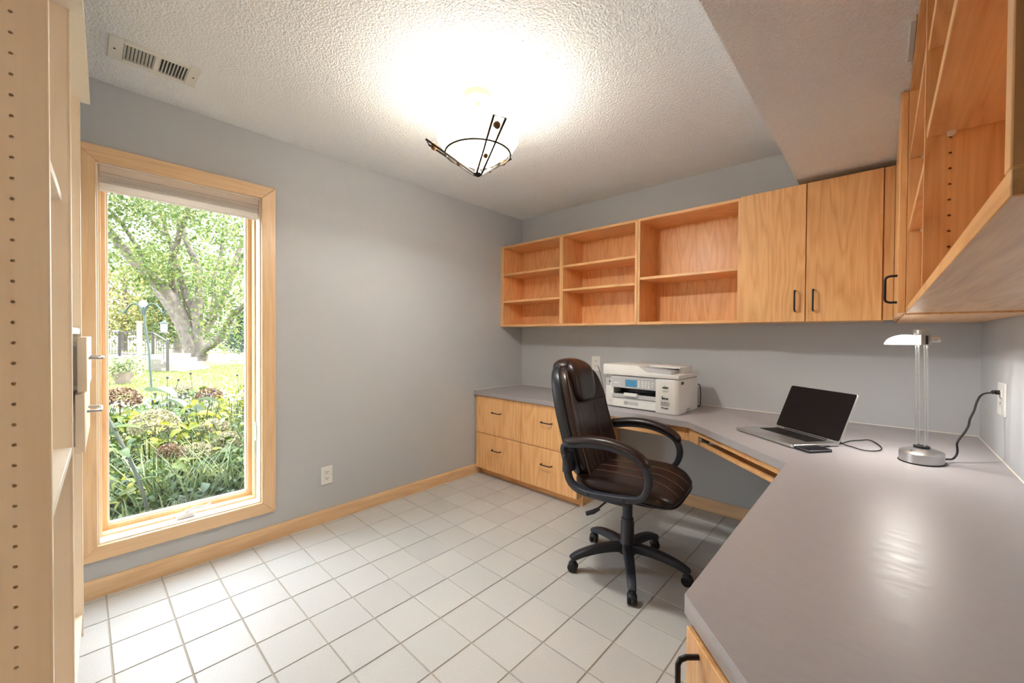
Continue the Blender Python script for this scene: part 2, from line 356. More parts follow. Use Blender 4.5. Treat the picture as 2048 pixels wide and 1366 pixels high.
# crank and lock
ck = part('crank_housing', B().prism([(-2.735, WZ0+.008), (-2.655, WZ0+.008), (-2.660, WZ0+.032), (-2.700, WZ0+.036), (-2.735, WZ0+.022)], -.075, -.035, .003, 'x'), M['white'], win)
part('crank_handle', B().tube(smoothpath([(-.05, -2.69, WZ0+.034), (-.045, -2.66, WZ0+.052), (-.035, -2.62, WZ0+.050), (-.03, -2.595, WZ0+.056)]), .005).ball((-.05, -2.69, WZ0+.036), .014).ball((-.03, -2.594, WZ0+.057), .008), M['white'], ck)
lk = part('lock_plate', B().box(-.074, -.066, WY1-.016, WY1-.006, .60, .72, .002), M['white'], win)
part('lock_lever', B().tube([(-.062, WY1-.012, .70), (-.05, WY1-.016, .5), (-.046, WY1-.018, .615)], .005), M['white'], lk)
# pleated shade drawn up
shd = thing('window_shade', 'cream pleated shade drawn up at the top of the garden window', 'window shade', (-.03, (WY0+WY1)/2, 2.0))
part('headrail', B().box(-.062, -.008, WY0+.012, WY1-.012, 2.018, WZ1-.008, .003), M['shade'], shd)
for k in range(4): part('pleat', B().prism([(-.058, 2.016-.012*k), (-.012, 2.016-.012*k), (-.006, 2.010-.012*k), (-.012, 2.004-.012*k), (-.058, 2.004-.012*k)], WY0+.014, WY1-.014, 0, 'y'), M['shade'], shd)
part('bottom_rail', B().box(-.060, -.008, WY0+.012, WY1-.012, 1.938, 1.968, .003), M['shade'], shd)

# ------------------------------------------------------------------ outlets and vents
def outlet(name, label, loc, wall, w=.075, h=.118):
    t = thing(name, label, 'wall outlet', loc)
    def bx(u0, u1, z0, z1, d0, d1, bev=0):
        q = B(); x, y, z = loc
        if wall == 'left': return q.box(x+d0, x+d1, y+u0, y+u1, z+z0, z+z1, bev)
        if wall == 'back': return q.box(x+u0, x+u1, y-d1, y-d0, z+z0, z+z1, bev)
        return q.box(x-d1, x-d0, y+u0, y+u1, z+z0, z+z1, bev)
    part('cover_plate', bx(-w/2, w/2, -h/2, h/2, -.001, .006, .002), M['white'], t)
    for s in (-1, 1):
        r = part('receptacle', bx(-.017, .017, s*.021-.014, s*.021+.014, .005, .008, .002), M['white'], t)
        for k in (-1, 1): part('slot', bx(k*.0065-.0015, k*.0065+.0015, s*.021-.001, s*.021+.008, .0075, .0085), M['cable'], r)  # raised dark blocks, the shade inside the slots put in as colour
        part('ground_hole_shade', bx(-.0025, .0025, s*.021-.009, s*.021-.004, .0075, .0085), M['cable'], r)  # no real hole: its shade is a dark block on the face
    return t
outlet('wall_outlet', 'white duplex outlet low on the window wall', (0, -1.965, .314), 'left')
outlet('wall_outlet', 'white duplex outlet above the worktop beside the printer', (.875, 0, 1.017), 'back', .085, .13)
outlet('wall_outlet', 'white outlet with the black lamp plug in it', (XR, -.515, 1.006), 'right', .135, .135)
vt = thing('ceiling_vent', 'white louvred register in the textured ceiling near the window', 'vent', (.37, -2.85, ZC))
vx0, vx1, vy0, vy1 = .275, .46, -2.998, -2.702
b = B(); zt, zb = ZC+.001, ZC-.008
b.box(vx0, vx1, vy0, vy0+.045, zb, zt, .002); b.box(vx0, vx1, vy1-.04, vy1, zb, zt, .002); b.box(vx0, vx0+.03, vy0+.045, vy1-.04, zb, zt, .002); b.box(vx1-.03, vx1, vy0+.045, vy1-.04, zb, zt, .002); b.box(vx0+.03, vx1-.03, -2.853, -2.838, zb, zt)
part('frame', b, M['vent'], vt)
cut(ceil_, vx0+.03, vx1-.03, vy0+.045, vy1-.04, ZC-.05, ZC+.3)
a0_, a1_, c0_, c1_ = vx0+.03, vx1-.03, vy0+.045, vy1-.04; b = B(); zd = ZC+.34
b.box(a0_, a0_+.002, c0_, c1_, ZC, zd); b.box(a1_-.002, a1_, c0_, c1_, ZC, zd); b.box(a0_, a1_, c0_, c0_+.002, ZC, zd); b.box(a0_, a1_, c1_-.002, c1_, ZC, zd); b.box(a0_, a1_, c0_, c1_, zd, zd+.003)
part('duct', b, M['ventdark'], vt)
for k in range(18):
    y = vy0+.05+k*.0115+(.008 if k > 8 else 0); t_ = .004 if k < 9 else -.004
    part('louver', B().sweep([(vx0+.03, y, ZC-.005), (vx1-.03, y, ZC-.005)], [(-.0035, -.0035+0), (-.0025, -.0035), (.0035, .0035), (.0025, .0035)] if k > 8 else [(.0035, -.0035), (.0025, -.0035), (-.0035, .0035), (-.0025, .0035)], lateral=(0, 1, 0)), M['vent'], vt, False)
for yy in (vy0+.02, vy1-.018): part('screw', B().lathe([(.004, 0), (.003, -.002), (0, -.0022)], (.37, yy, zb), 10), M['bronze'], vt)
v2 = thing('soffit_vent', 'grey register under the lowered ceiling beside the oak wall cabinet', 'vent', (2.765, -1.4, SOF_Z))
part('frame', B().box(2.762, 2.7765, -1.50, -1.265, SOF_Z-.010, SOF_Z+.001, .002), M['vent'], v2)
part('grille', B().box(2.7645, 2.7755, -1.49, -1.275, SOF_Z-.012, SOF_Z-.009), M['prgrey'], v2)

# ------------------------------------------------------------------ worktop
wt = thing('worktop', 'continuous grey laminate worktop with an angled inner corner', 'worktop', (1.5, -.3, ZCT))
poly = [(.001, -.001), (.001, -.655), (1.893, -.668), (2.446, -1.195), (2.446, -2.294), (XR-.001, -2.952), (XR-.001, -.001)]
part('slab', B().prism(poly, ZCT-.038, ZCT, .0015), M['lam'], wt)
struct('caulk_bead', B().tube([(.003, -.655, ZCT), (.003, -.003, ZCT), (XR-.003, -.003, ZCT), (XR-.003, -2.94, ZCT)], .0035, 6), M['vinyl'])  # caulk bead where the worktop meets the walls

def pull(c, d, n, L=.096, r=.0042, proj=.028):
    """bow handle: centre on the face, direction d along it, outward normal n"""
    c, d, n = Vector(c), Vector(d).normalized(), Vector(n).normalized(); h = L/2
    p = [c-d*h-n*.002, c-d*h+n*(proj*.6), c-d*(h-.004)+n*(proj*.88), c-d*(h-.012)+n*proj, c+d*(h-.012)+n*proj, c+d*(h-.004)+n*(proj*.88), c+d*h+n*(proj*.6), c+d*h-n*.002]
    return B().tube(p, r, 10)
# ------------------------------------------------------------------ base cabinet with four drawers
zt = ZCT-.038
bc = thing('drawer_cabinet', 'oak base cabinet with four drawers in the corner by the window wall', 'cabinet', (.56, -.32, 0))
part('carcass', B().box(.012, 1.095, -.620, -.012, .075, zt), oak['z'], bc)
part('plinth', B().box(.014, 1.112, -.568, -.03, 0, .074, .001), oak['x'], bc)
part('side_panel', B().box(1.092, 1.106, -.622, -.010, .066, zt, .001), oak['z'], bc)
for x0, x1 in ((.020, .5605), (.565, 1.106)):
    for z0, z1 in ((.067, .381), (.386, zt-.006)):
        d = part('drawer_front', B().box(x0, x1, -.640, -.621, z0, z1, .0015), oak['z'], bc)
        part('handle', pull(((x0+x1)/2-.005, -.640, (z0+z1)/2+.035), (1, 0, 0), (0, -1, 0), .10), M['black'], d)
# pencil drawer apron
ap = thing('pencil_drawer', 'shallow oak drawer hung under the worktop in front of the printer', 'drawer', (1.42, -.4, .5))
part('drawer_box', B().box(1.115, 1.765, -.605, -.15, .662, zt), oak['x'], ap)
d = part('drawer_front', B().box(1.110, 1.772, -.628, -.606, .640, zt-.004, .0015), oak['x'], ap)
part('handle', pull((1.385, -.628, .690), (1, 0, 0), (0, -1, 0), .115, .005), M['black'], d)
# keyboard tray on the diagonal
kt = thing('keyboard_tray_housing', 'angled oak apron with an empty keyboard tray slot under the worktop', 'desk apron', (2.15, -.9, .5))
A_ = np.array([1.885, -.640]); B_ = np.array([2.466, -1.198]); dv = (B_-A_)/np.linalg.norm(B_-A_); nv = np.array([dv[1], -dv[0]])  # outward (toward room)
if nv[0] > 0: nv = -nv
Ld = np.linalg.norm(B_-A_)
def dbox(s0, s1, d0, d1, z0, z1):
    p = [A_+dv*s0+nv*d0, A_+dv*s1+nv*d0, A_+dv*s1+nv*d1, A_+dv*s0+nv*d1]
    return B().prism([tuple(q) for q in p], z0, z1, .001)
part('filler', B().box(1.776, 1.884, -.640, -.621, .640, zt-.002, .001), oak['z'], kt)
part('end_block', dbox(.0, .105, -.02, 0, .642, zt-.002), oak['z'], kt)
part('top_rail', dbox(.105, Ld-.03, -.02, 0, zt-.028, zt), oak['x'], kt)
part('bottom_rail', dbox(.125, Ld-.03, -.02, 0, .645, .663), oak['x'], kt)
part('right_stile', dbox(Ld-.03, Ld+.01, -.02, 0, .645, zt), oak['z'], kt)
part('slot_back', dbox(.105, Ld-.01, -.16, -.15, .645, zt), oak['x'], kt)
part('slot_floor', dbox(.125, Ld-.03, -.15, -.02, .645, .652), oak['x'], kt)
hg = part('hinge', dbox(.108, .132, -.03, -.002, .645, .682), M['silver'], kt)
part('hinge_arm', dbox(.112, .175, -.028, -.012, .672, .684), M['black'], hg)
# right-hand base cabinet with angled end
rb = thing('angled_base_cabinet', 'oak base cabinet under the angled end of the worktop with black pull', 'cabinet', (2.8, -2.1, 0))
part('carcass', B().prism([(2.475, -1.62), (2.475, -2.300), (XR-.01, -2.925), (XR-.01, -1.62)], .075, zt, .001), oak['z'], rb)
part('plinth', B().prism([(2.53, -1.64), (2.53, -2.28), (XR-.01, -2.85), (XR-.01, -1.64)], 0, .075), oak['x'], rb)
a0, a1 = np.array([2.470, -2.302]), np.array([XR-.03, -2.902]); dd = (a1-a0)/np.linalg.norm(a1-a0); nn = np.array([-abs(dd[1]), -abs(dd[0])]); nn /= np.linalg.norm(nn)
p = [a0, a1, a1+nn*.018, a0+nn*.018]
dr = part('cabinet_door', B().prism([tuple(q) for q in p], .08, zt-.006, .0015), oak['z'], rb)
hc = a0+dd*.047+nn*.018
part('handle', pull((hc[0], hc[1], .645), (0, 0, 1), (nn[0], nn[1], 0), .096, .0048, .036), M['black'], dr)

# ------------------------------------------------------------------ oak wall cabinets
ZU0, ZU1, YU = 1.342, 2.112, -.310
def pegface(bm, org, du, dv_, nrm, W_, H_, cols, z0, pitch, r=.0028, zmax=None):
    """a flat panel face with real shelf-pin holes; org corner, du/dv unit vectors"""
    org, du, dv_, nrm = map(Vector, (org, du, dv_, nrm)); zmax = zmax or H_
    P = lambda u, v, d=0: bm.verts.new(org+du*u+dv_*v-nrm*d)
    edges = [0]
    for c in cols: edges += [c-pitch/2, c+pitch/2]
    edges.append(W_)
    for i in range(0, len(edges)-1, 2):
        if edges[i+1]-edges[i] > 1e-4: bm.faces.new((P(edges[i], 0), P(edges[i+1], 0), P(edges[i+1], H_), P(edges[i], H_)))
    for c in cols:
        n = int((zmax-z0)/pitch)
        a, e = c-pitch/2, c+pitch/2
        bm.faces.new((P(a, 0), P(e, 0), P(e, z0), P(a, z0))); bm.faces.new((P(a, z0+n*pitch), P(e, z0+n*pitch), P(e, H_), P(a, H_)))
        for k in range(n):
            zc = z0+(k+.5)*pitch; sq, ci_, dp = [], [], []
            for q in range(8):
                t = math.radians(45*q); cu, cv = math.cos(t), math.sin(t); m = max(abs(cu), abs(cv))
                sq.append(P(c+cu/m*pitch/2, zc+cv/m*pitch/2)); ci_.append(P(c+cu*r, zc+cv*r)); dp.append(P(c+cu*r, zc+cv*r, .010))
            for q in range(8):
                w = (q+1) % 8; bm.faces.new((sq[q], sq[w], ci_[w], ci_[q])); bm.faces.new((ci_[q], ci_[w], dp[w], dp[q])).material_index = 1
            bm.faces.new(dp).material_index = 1
def wallcab(name, label, x0, x1, bays, shelves, doors=()):
    t = thing(name, label, 'cabinet', ((x0+x1)/2, 0, ZU0))
    th = .019; g = .0008
    part('top_panel', B().box(x0+g, x1-g, YU, -.002, ZU1-th, ZU1, .001), oak['x'], t)
    part('bottom_panel', B().box(x0+g, x1-g, YU, -.002, ZU0, ZU0+th, .001), oak['x'], t)
    part('back_panel', B().box(x0+.01, x1-.01, -.012, -.003, ZU0+th, ZU1-th), oak['z'], t)
    ed = [x0]+list(bays)+[x1]
    for k, x in enumerate(ed):
        a = x+g if k == 0 else (x-th-g if k == len(ed)-1 else x-th)
        w = th if k in (0, len(ed)-1) else 2*th
        part('side_panel' if k in (0, len(ed)-1) else 'divider', B().box(a, a+w, YU, -.012, ZU0+th, ZU1-th, .001), oak['z'], t)
    for x_0, x_1, z in shelves:
        part('shelf', B().box(x_0+.001, x_1-.001, YU+.001, -.013, z-.019, z, .001), oak['x'], t)
    for x_0, x_1, hx in doors:
        dd_ = part('cabinet_door', B().box(x_0, x_1, YU-.0205, YU-.001, ZU0+.001, ZU1-.001, .0015), oak['z'], t)
        part('handle', pull((hx, YU-.0205, ZU0+.118), (0, 0, 1), (0, -1, 0), .115, .0045), M['black'], dd_)
    return t
c1 = wallcab('open_wall_cabinet', 'open oak wall cabinet with two shelved bays touching the window wall', .0, 1.396, [.714], [(.019, .695, 1.848), (.019, .695, 1.590), (.733, 1.377, 1.852), (.733, 1.377, 1.652)])
part('filler_stile', B().box(.001, .040, YU-.002, YU, ZU0, ZU1, .0005), oak['z'], c1)
c2 = wallcab('open_wall_cabinet', 'open oak wall cabinet with one shelf between the shelved bays and the doors', 1.396, 2.072, [], [(1.415, 2.053, 1.686)])
c3 = wallcab('door_wall_cabinet', 'oak wall cabinet with two flat doors under the lowered ceiling', 2.072, 2.722, [2.41], [], [(2.074, 2.3965, 2.352), (2.4005, 2.712, 2.435)])
part('filler_stile', B().box(2.715, 2.7545, YU-.012, YU-.001, ZU0+.001, ZU1, .001), oak['z'], c3)
# corner cabinet and open shelves on the right wall
XU = 2.777; ZT2 = SOF_Z-.004
cc = thing('corner_wall_cabinet', 'oak corner wall cabinet on the right wall with a door and black pull', 'cabinet', (2.93, -.6, ZU0))
part('carcass', B().box(XU, XR-.002, -1.058, YU-.016, ZU0+.004, ZT2, .001).box(2.757, XR-.002, YU-.014, -.002, ZU0+.004, ZT2), oak['z'], cc)
part('bottom_panel', B().box(XU-.004, XR-.002, -1.058, -.004, ZU0-.006, ZU0+.003, .001), oak['y'], cc)
dd_ = part('cabinet_door', B().box(2.7555, 2.776, -1.050, YU-.022, ZU0+.002, ZT2, .0015), oak['z'], cc)
part('handle', pull((2.7555, -.985, ZU0+.095), (0, 0, 1), (-1, 0, 0), .10, .0045, .034), M['black'], dd_)
rs = thing('open_shelf_cabinet', 'open oak shelf cabinet on the right wall with rows of shelf-pin holes', 'cabinet', (2.93, -1.9, ZU0))
th = .019; Y0, Y1, YM = -2.664, -1.064, -1.866
part('top_panel', B().box(XU, XR-.002, Y0, Y1, ZT2-th, ZT2, .001), oak['y'], rs)
part('bottom_panel', B().box(XU, XR-.002, Y0, Y1, ZU0, ZU0+th, .001), oak['y'], rs)
part('back_panel', B().box(XR-.012, XR-.003, Y0+.01, Y1-.005, ZU0+th, ZT2-th), oak['z'], rs)
part('end_panel', B().box(XU, XR-.012, Y0, Y0+th, ZU0+th, ZT2-th, .001), oak['z'], rs)
for nm, ya in (('divider', YM), ('side_panel', Y1-th)):
    q = B(); q.box(XU, XR-.012, ya+.0125, ya+th, ZU0+th, ZT2-th, .0005)
    pegface(q.bm, (XU, ya, ZU0+th), (1, 0, 0), (0, 0, 1), (0, -1, 0), XR-.012-XU, ZT2-ZU0-2*th, [.037, .25], .03, .032, .0027)
    q.bm.faces.new([q.bm.verts.new(v) for v in ((XU, ya, ZU0+th), (XU, ya, ZT2-th), (XU, ya+.0125, ZT2-th), (XU, ya+.0125, ZU0+th))])
    o = part(nm, q, oak['z'], rs, False); o.data.materials.append(oak['z'])
for ya, yb, zz in ((Y0+th, YM, 1.690), (Y0+th, YM, 1.872), (YM+th, Y1-th, 1.650), (YM+th, Y1-th, 1.905)):
    sh = part('shelf', B().box(XU+.003, XR-.013, ya+.001, yb-.001, zz-th, zz, .001), oak['y'], rs)
    for xx in (XU+.037, XU+.25):
        part('shelf_pin', B().lathe([(.0035, 0), (.0035, -.010), (.007, -.011), (.007, -.015), (0, -.015)], (xx, yb-.0005, zz-th-.004), 10, 'y'), M['clearpin'], sh)

# ------------------------------------------------------------------ maple bookcase at the left
bk = thing('maple_bookcase', 'tall pale maple bookcase with rows of shelf-pin holes beside the window', 'bookcase', (.31, -3.078, 0), rz=math.radians(180-1.706))
# local axes: +x runs along the case away from the window wall (world -x is local +x flipped), +y local = into the case
bk.rotation_euler = (0, 0, math.radians(-1.706)); bk['_world'] = 0
# local x = along the front away from the window wall, local -y = into the case
DEP, ZB, ZTB = .315, .09, 2.205
px = [0.0, .635, 1.285, 1.93, 2.25]       # +X faces of the uprights (local)
HP = .0362
def lp(name, q, mat, par=bk, smooth=True): return part(name, q, mat, par, smooth, bake=False)
for k, xf in enumerate(px):
    q = B(); q.box(xf-.019, xf-.0125, -DEP, 0, 0, ZTB, .0008)
    if k in (1, 2, 3):
        pegface(q.bm, (xf, 0, 0), (0, -1, 0), (0, 0, 1), (1, 0, 0), DEP, ZTB, [.042 if k == 2 else .040, .27], .128 if k == 2 else .135, HP, (.0031 if k == 2 else .0028), ZTB-.06)
        q.bm.faces.new([q.bm.verts.new(v) for v in ((xf, 0, 0), (xf, 0, ZTB), (xf-.0125, 0, ZTB), (xf-.0125, 0, 0))])
    else: q.box(xf-.013, xf, -DEP, 0, 0, ZTB)
    o = lp('upright', q, maple['z'], bk, False); o.data.materials.append(maple['z'])
    lp('edge_band', B().box(xf-.0205, xf+.0008, -.002, .0015, 0, ZTB, .0005), maple['z'])
lp('top_panel', B().box(-.035, 2.25, -DEP, .030, ZTB, ZTB+.022, .001), M['vinyl'])
lp('back_panel', B().box(-.019, 2.25, -DEP-.006, -DEP, 0, ZTB), maple['z'])
for x0, x1 in zip(px, px[1:]):
    lp('bottom_panel', B().box(x0+.001, x1-.020, -DEP, -.001, ZB-.022, ZB, .0008), maple['x'])
    lp('toe_board', B().box(x0+.001, x1-.020, -.05, -.035, 0, ZB-.022), maple['x'])
lp('shelf', B().box(px[1]+.001, px[2]-.020, -DEP, -.001, .888, .910, .001), M['vinyl'])
lp('shelf', B().box(px[1]+.001, px[2]-.020, -DEP, -.018, 1.64, 1.662, .001), M['vinyl'])
lp('shelf', B().box(px[0]+.001, px[1]-.020, -DEP, -.003, 1.248, 1.270, .001), M['vinyl'])
for z0, z1, dy in ((1.063, 1.238, .009), (.868, 1.055, .004)):
    d = lp('drawer_front', B().box(px[0]+.01, px[1]-.10, dy-.002, dy+.020, z0, z1, .0015), maple['x'])
    lp('drawer_box', B().box(px[0]+.02, px[1]-.112, -.27, dy-.002, z0+.02, z1-.03), M['prgrey'], d)
    lp('handle', pull(((px[0]+px[1])/2-.04, dy+.020, (z0+z1)/2+.012), (1, 0, 0), (0, 1, 0), .13, .005, .034), M['silver'], d)

# ================================================================== CEILING LIGHT
cx, cy = 1.24, -1.74
cl = thing('ceiling_light', 'semi-flush alabaster bowl ceiling light with three bronze strap arms', 'ceiling light', (cx, cy, ZC))
part('canopy', B().lathe([(.080, .001), (.080, -.010), (.074, -.018), (.070, -.032), (.060, -.038), (0, -.040)], (cx, cy, ZC), 36), M['chrome'], cl)
part('stem', B().lathe([(.012, -.036), (.012, -.06), (.007, -.062), (.007, -.30), (.02, -.305), (.02, -.33), (0, -.33)], (cx, cy, ZC), 16), M['chrome'], cl)
prof = [(.012, 2.092), (.06, 2.102), (.11, 2.128), (.155, 2.162), (.185, 2.190), (.200, 2.212), (.196, 2.214), (.180, 2.193), (.150, 2.166), (.108, 2.134), (.06, 2.109), (.012, 2.099)]
bo = part('bowl', B().lathe(prof[:6], (cx, cy, 0), 48), M['bowl'], cl)
part('inner_face', B().lathe(prof[5:]+[(0, 2.098)], (cx, cy, 0), 48), M['bowlin'], bo)
part('ring', B().tube([(cx+.160*math.cos(a), cy+.160*math.sin(a), 2.146) for a in np.linspace(0, 2*math.pi, 48, endpoint=False)], .0045, 8, True), M['bronze'], cl)
part('finial', B().lathe([(0, 2.035), (.014, 2.042), (.020, 2.052), (.014, 2.064), (.008, 2.080)], (cx, cy, 0), 16), M['bronze'], cl)
for k in range(3):
    a = math.radians(-20+120*k); dx, dy = math.cos(a), math.sin(a); tx, ty = -dy, dx
    def P(r, z, s): return (cx+dx*r+tx*s, cy+dy*r+ty*s, z)
    ar = part('strap_arm', B().sweep([P(.018, 2.050, -.013), P(.252, 2.212, -.029), P(.252, 2.212, .029), P(.018, 2.050, .013)], rrect(.0046, .0046, .0012, 1), closed=True), M['bronze'], cl)
    for t_, rr in ((.33, .012), (.86, .017)):
        part('ball', B().ball(P(.018+.234*t_, 2.050+.162*t_, 0), rr), M['amber'], ar)
    part('support_wire', B().tube([P(.07, 2.42, 0), P(.19, 2.21, 0)], .0012, 6), M['chrome'], cl)
pl = bpy.data.lights.new('ceiling_bulb', 'POINT'); pl.energy = 4.9; pl.color = (.90, .955, 1); pl.shadow_soft_size = .045
po = bpy.data.objects.new('ceiling_bulb', pl); COL.objects.link(po); po.location = (cx+.03, cy, 2.185)
pd = bpy.data.lights.new('ceiling_downlight', 'AREA'); pd.shape = 'DISK'; pd.size = .16; pd.energy = 7.6; pd.color = (.93, .97, 1)
po2 = bpy.data.objects.new('ceiling_downlight', pd); COL.objects.link(po2); po2.location = (cx, cy, 2.165)

# ================================================================== OFFICE CHAIR
ch = thing('office_chair', 'brown leather executive swivel chair with padded black loop arms', 'office chair', (1.72, -1.075, 0), rz=math.radians(7))
ch['_world'] = 0
def cp(name, q, mat, par=None, smooth=True): return part(name, q, mat, par or ch, smooth, bake=False)
for k in range(5):
    a = math.radians(-138+72*k); dx, dy = math.cos(a), math.sin(a)
    pts = [(dx*r, dy*r, z) for r, z in ((.02, .118), (.07, .122), (.14, .118), (.21, .106), (.265, .090), (.295, .076), (.308, .066))]
    lg = cp('base_leg', B().sweep(smoothpath(pts, 3), rrect(.026, .021, .012), scales=[1.1-.4*i/18 for i in range(19)]), M['blackplastic'])
    cx_, cy_ = dx*.300, dy*.300; ca = a+random.uniform(.5, 1.6); wx, wy = math.cos(ca), math.sin(ca)
    cs = cp('caster', B().lathe([(.008, .045), (.008, .075)], (cx_, cy_, 0), 10).ball((cx_, cy_, .040), .024, 12, 8, (1, 1, .75)), M['blackplastic'])
    for s in (-1, 1):
        q = B(); q.lathe([(.006, -.009), (.022, -.008), (.0262, -.004), (.0262, .004), (.022, .008), (.006, .010)], (0, 0, 0), 20, 'x')
        for v in q.bm.verts:
            x, y = v.co.x+s*.014, v.co.y
            v.co.x, v.co.y = cx_+wx*x-wy*y, cy_+wy*x+wx*y
            v.co.z += .0262
        cp('wheel', q, M['rubber'], cs)
cp('hub', B().lathe([(.030, .085), (.048, .092), (.050, .13), (.040, .145), (.036, .15), (.035, .255), (.032, .262), (.032, .275), (.026, .28), (.026, .43)], (0, 0, 0), 28), M['blackplastic'])
cp('mechanism', B().box(-.12, .13, -.11, .11, .415, .452, .008, 2), M['blackplastic'])
cp('tension_knob', B().lathe([(.032, .385), (.034, .39), (.034, .418), (.02, .42)], (.15, -.02, 0), 20), M['blackplastic'])
lv = cp('lever', B().tube(smoothpath([(.0, -.09, .432), (-.04, -.16, .415), (-.085, -.205, .370)]), .005), M['rubber'])
cp('lever_grip', B().tube([(-.075, -.20, .375), (-.10, -.215, .357), (-.135, -.228, .342)], .011, 10, scales=[.8, 1.1, 1]), M['blackplastic'], lv)
def seatdef(p):
    x, y, z = p; t = max(0, (x-.08)/.18); z2 = z-.035*t*t*(1 if z > 0 else .6)
    if z > 0: z2 += .020*(abs(y)/.26)**3-.010
    return (x, y, z2)
SC = (.035, 0, .500)
cp('seat_cushion', B().superell(SC, (.262, .262, .052), 4.5, 3.2, 48, 20, seatdef), M['leather'])
cp('seat_pan', B().superell((.03, 0, .462), (.235, .24, .022), 5, 3, 40, 10), M['shell'])
def seattop(x, y):
    u = (abs((x-SC[0])/.262)**4.5+abs(y/.262)**4.5); k = u**(1/4.5); h = .052*max(0, 1-k**3.2)**(1/3.2)
    return SC[2]+seatdef((x-SC[0], y, h))[2]
for yy in (-.115, -.01, .095):
    cp('seat_seam', B().tube([(x, yy+.015*math.sin((x+.2)*5), seattop(x, yy+.015*math.sin((x+.2)*5))+.0006) for x in np.linspace(-.2, .285, 26)], .0016, 6), M['seam'])
cp('seat_piping', B().tube([(SC[0]+.262*math.copysign(abs(math.cos(a))**(2/4.5), math.cos(a))*.99, .262*math.copysign(abs(math.sin(a))**(2/4.5), math.sin(a))*.99, SC[2]-.012+seatdef((.262*math.copysign(abs(math.cos(a))**(2/4.5), math.cos(a)), 0, -.01))[2]) for a in np.linspace(0, 2*math.pi, 64, endpoint=False)], .004, 6, True), M['shell'])
# backrest: local height s in [0,1] along a leaning, curved spine
def spine(s): return Vector((-.170-.180*s-.0175*math.sin(math.pi*s)+.01*s*s, 0, .485+.605*s))
def backmap(w0, w1, off):
    def g(p):                       # p.x thickness(front +), p.y width, p.z height -1..1
        s = (p.z+1)/2; c = spine(s); wd = w0+(w1-w0)*s
        y = p.y*wd; return (c.x+off+p.x+.055*(abs(p.y)**2.2)*(1 if s > .1 else 1), y, c.z)
    return g
cp('back_shell', B().superell((0, 0, 0), (.040, 1, 1), 6, 3.6, 48, 28, backmap(.250, .238, -.045)), M['shell'])
cp('back_cushion', B().superell((0, 0, 0), (.045, 1, .985), 4, 3.8, 56, 30, backmap(.238, .224, -.004)), M['leather'])
def backpt(s, yn, extra=.0):
    k = (abs(yn)**4)**(1/4); h = .045*max(0, 1-abs(yn)**4)**.25*max(0., 1-abs(2*s-1)**3.8)**(1/3.8); g = backmap(.238, .224, -.004)(Vector((h+extra, yn, 2*s-1))); return g
for yn in (-.56, -.32, -.08, .16, .40): cp('back_seam', B().tube([backpt(s, yn, .0006) for s in np.linspace(.1, .62, 22)], .0014, 6), M['seam'])
cp('back_seam', B().tube([backpt(.635+.03*abs(y), y, .0005) for y in np.linspace(-.9, .9, 26)], .0018, 6), M['shell'])
for sg in (-1, 1): cp('back_piping', B().tube([backpt(s, sg*.93, .002) for s in np.linspace(.03, .97, 30)], .0022, 6), M['seam'])
def pilldef(p):
    s = .815+.175*p.z; c = spine(min(s, 1.0)); z = c.z+max(0, s-1)*.3
    return (c.x+.028+p.x+.055*abs(p.y*.53)**2.2-.05*max(0, p.z-.55)**2*2.2, p.y*.125, z+.018*max(0, p.z-.2)+.012)
cp('head_pillow', B().superell((0, 0, 0), (.048, 1, 1.06), 3.2, 3.2, 40, 22, pilldef), M['leather'])
cp('pillow_cap', B().superell((-.358, 0, 1.072), (.070, .128, .052), 2.8, 2.3, 36, 16), M['leather'])
for sg in (-1, 1):
    yl = .288*sg
    loop = [(-.232, .690), (-.165, .706), (-.085, .720), (.012, .722), (.105, .704), (.168, .672), (.194, .626), (.196, .574), (.176, .524), (.142, .500), (.066, .488), (-.034, .478), (-.108, .477), (-.165, .490), (-.204, .530), (-.218, .610)]
    n = len(loop); sm = []
    for i in range(n):
        a, b_, c, d = [np.array(loop[(i+j) % n]) for j in (-1, 0, 1, 2)]
        for j in range(4):
            t = j/4; sm.append(.5*((2*b_)+(-a+c)*t+(2*a-5*b_+4*c-d)*t*t+(-a+3*b_-3*c+d)*t**3))
    ar = cp('arm_frame', B().sweep([(q[0], yl, q[1]) for q in sm], rrect(.021, .0145, .007), lateral=(0, 1, 0), closed=True), M['blackplastic'])
    pad = [(-.225, .716), (-.165, .728), (-.085, .742), (.012, .744), (.105, .725), (.165, .693), (.196, .655)]
    cp('arm_pad', B().sweep([(q[0], yl, q[1]) for q in smoothpath(pad, 5)], circ(.032, .020, 14), lateral=(0, 1, 0), scales=[min(1, .55+.2*i) if i < 4 else (min(1, .6+.2*(30-i)) if i > 27 else 1) for i in range(31)]), M['leather'])
    for bx_, bz_ in ((-.095, .478), (.085, .490), (-.213, .560), (-.222, .640)):
        cp('bolt', B().lathe([(.010, 0), (.009, .004), (.005, .006), (0, .006)] if sg > 0 else [(.010, 0), (.009, -.004), (.005, -.006), (0, -.006)], (bx_, yl+sg*.0205, bz_), 12, 'y'), M['blackplastic'], ar)
    cp('arm_bracket', B().box(-.10, .09, min(yl, sg*.16), max(yl, sg*.16), .452, .470, .003), M['blackplastic'])
    cp('back_bracket', B().box(-.245, -.205, min(yl, sg*.2), max(yl, sg*.2), .55, .66, .004), M['blackplastic'])

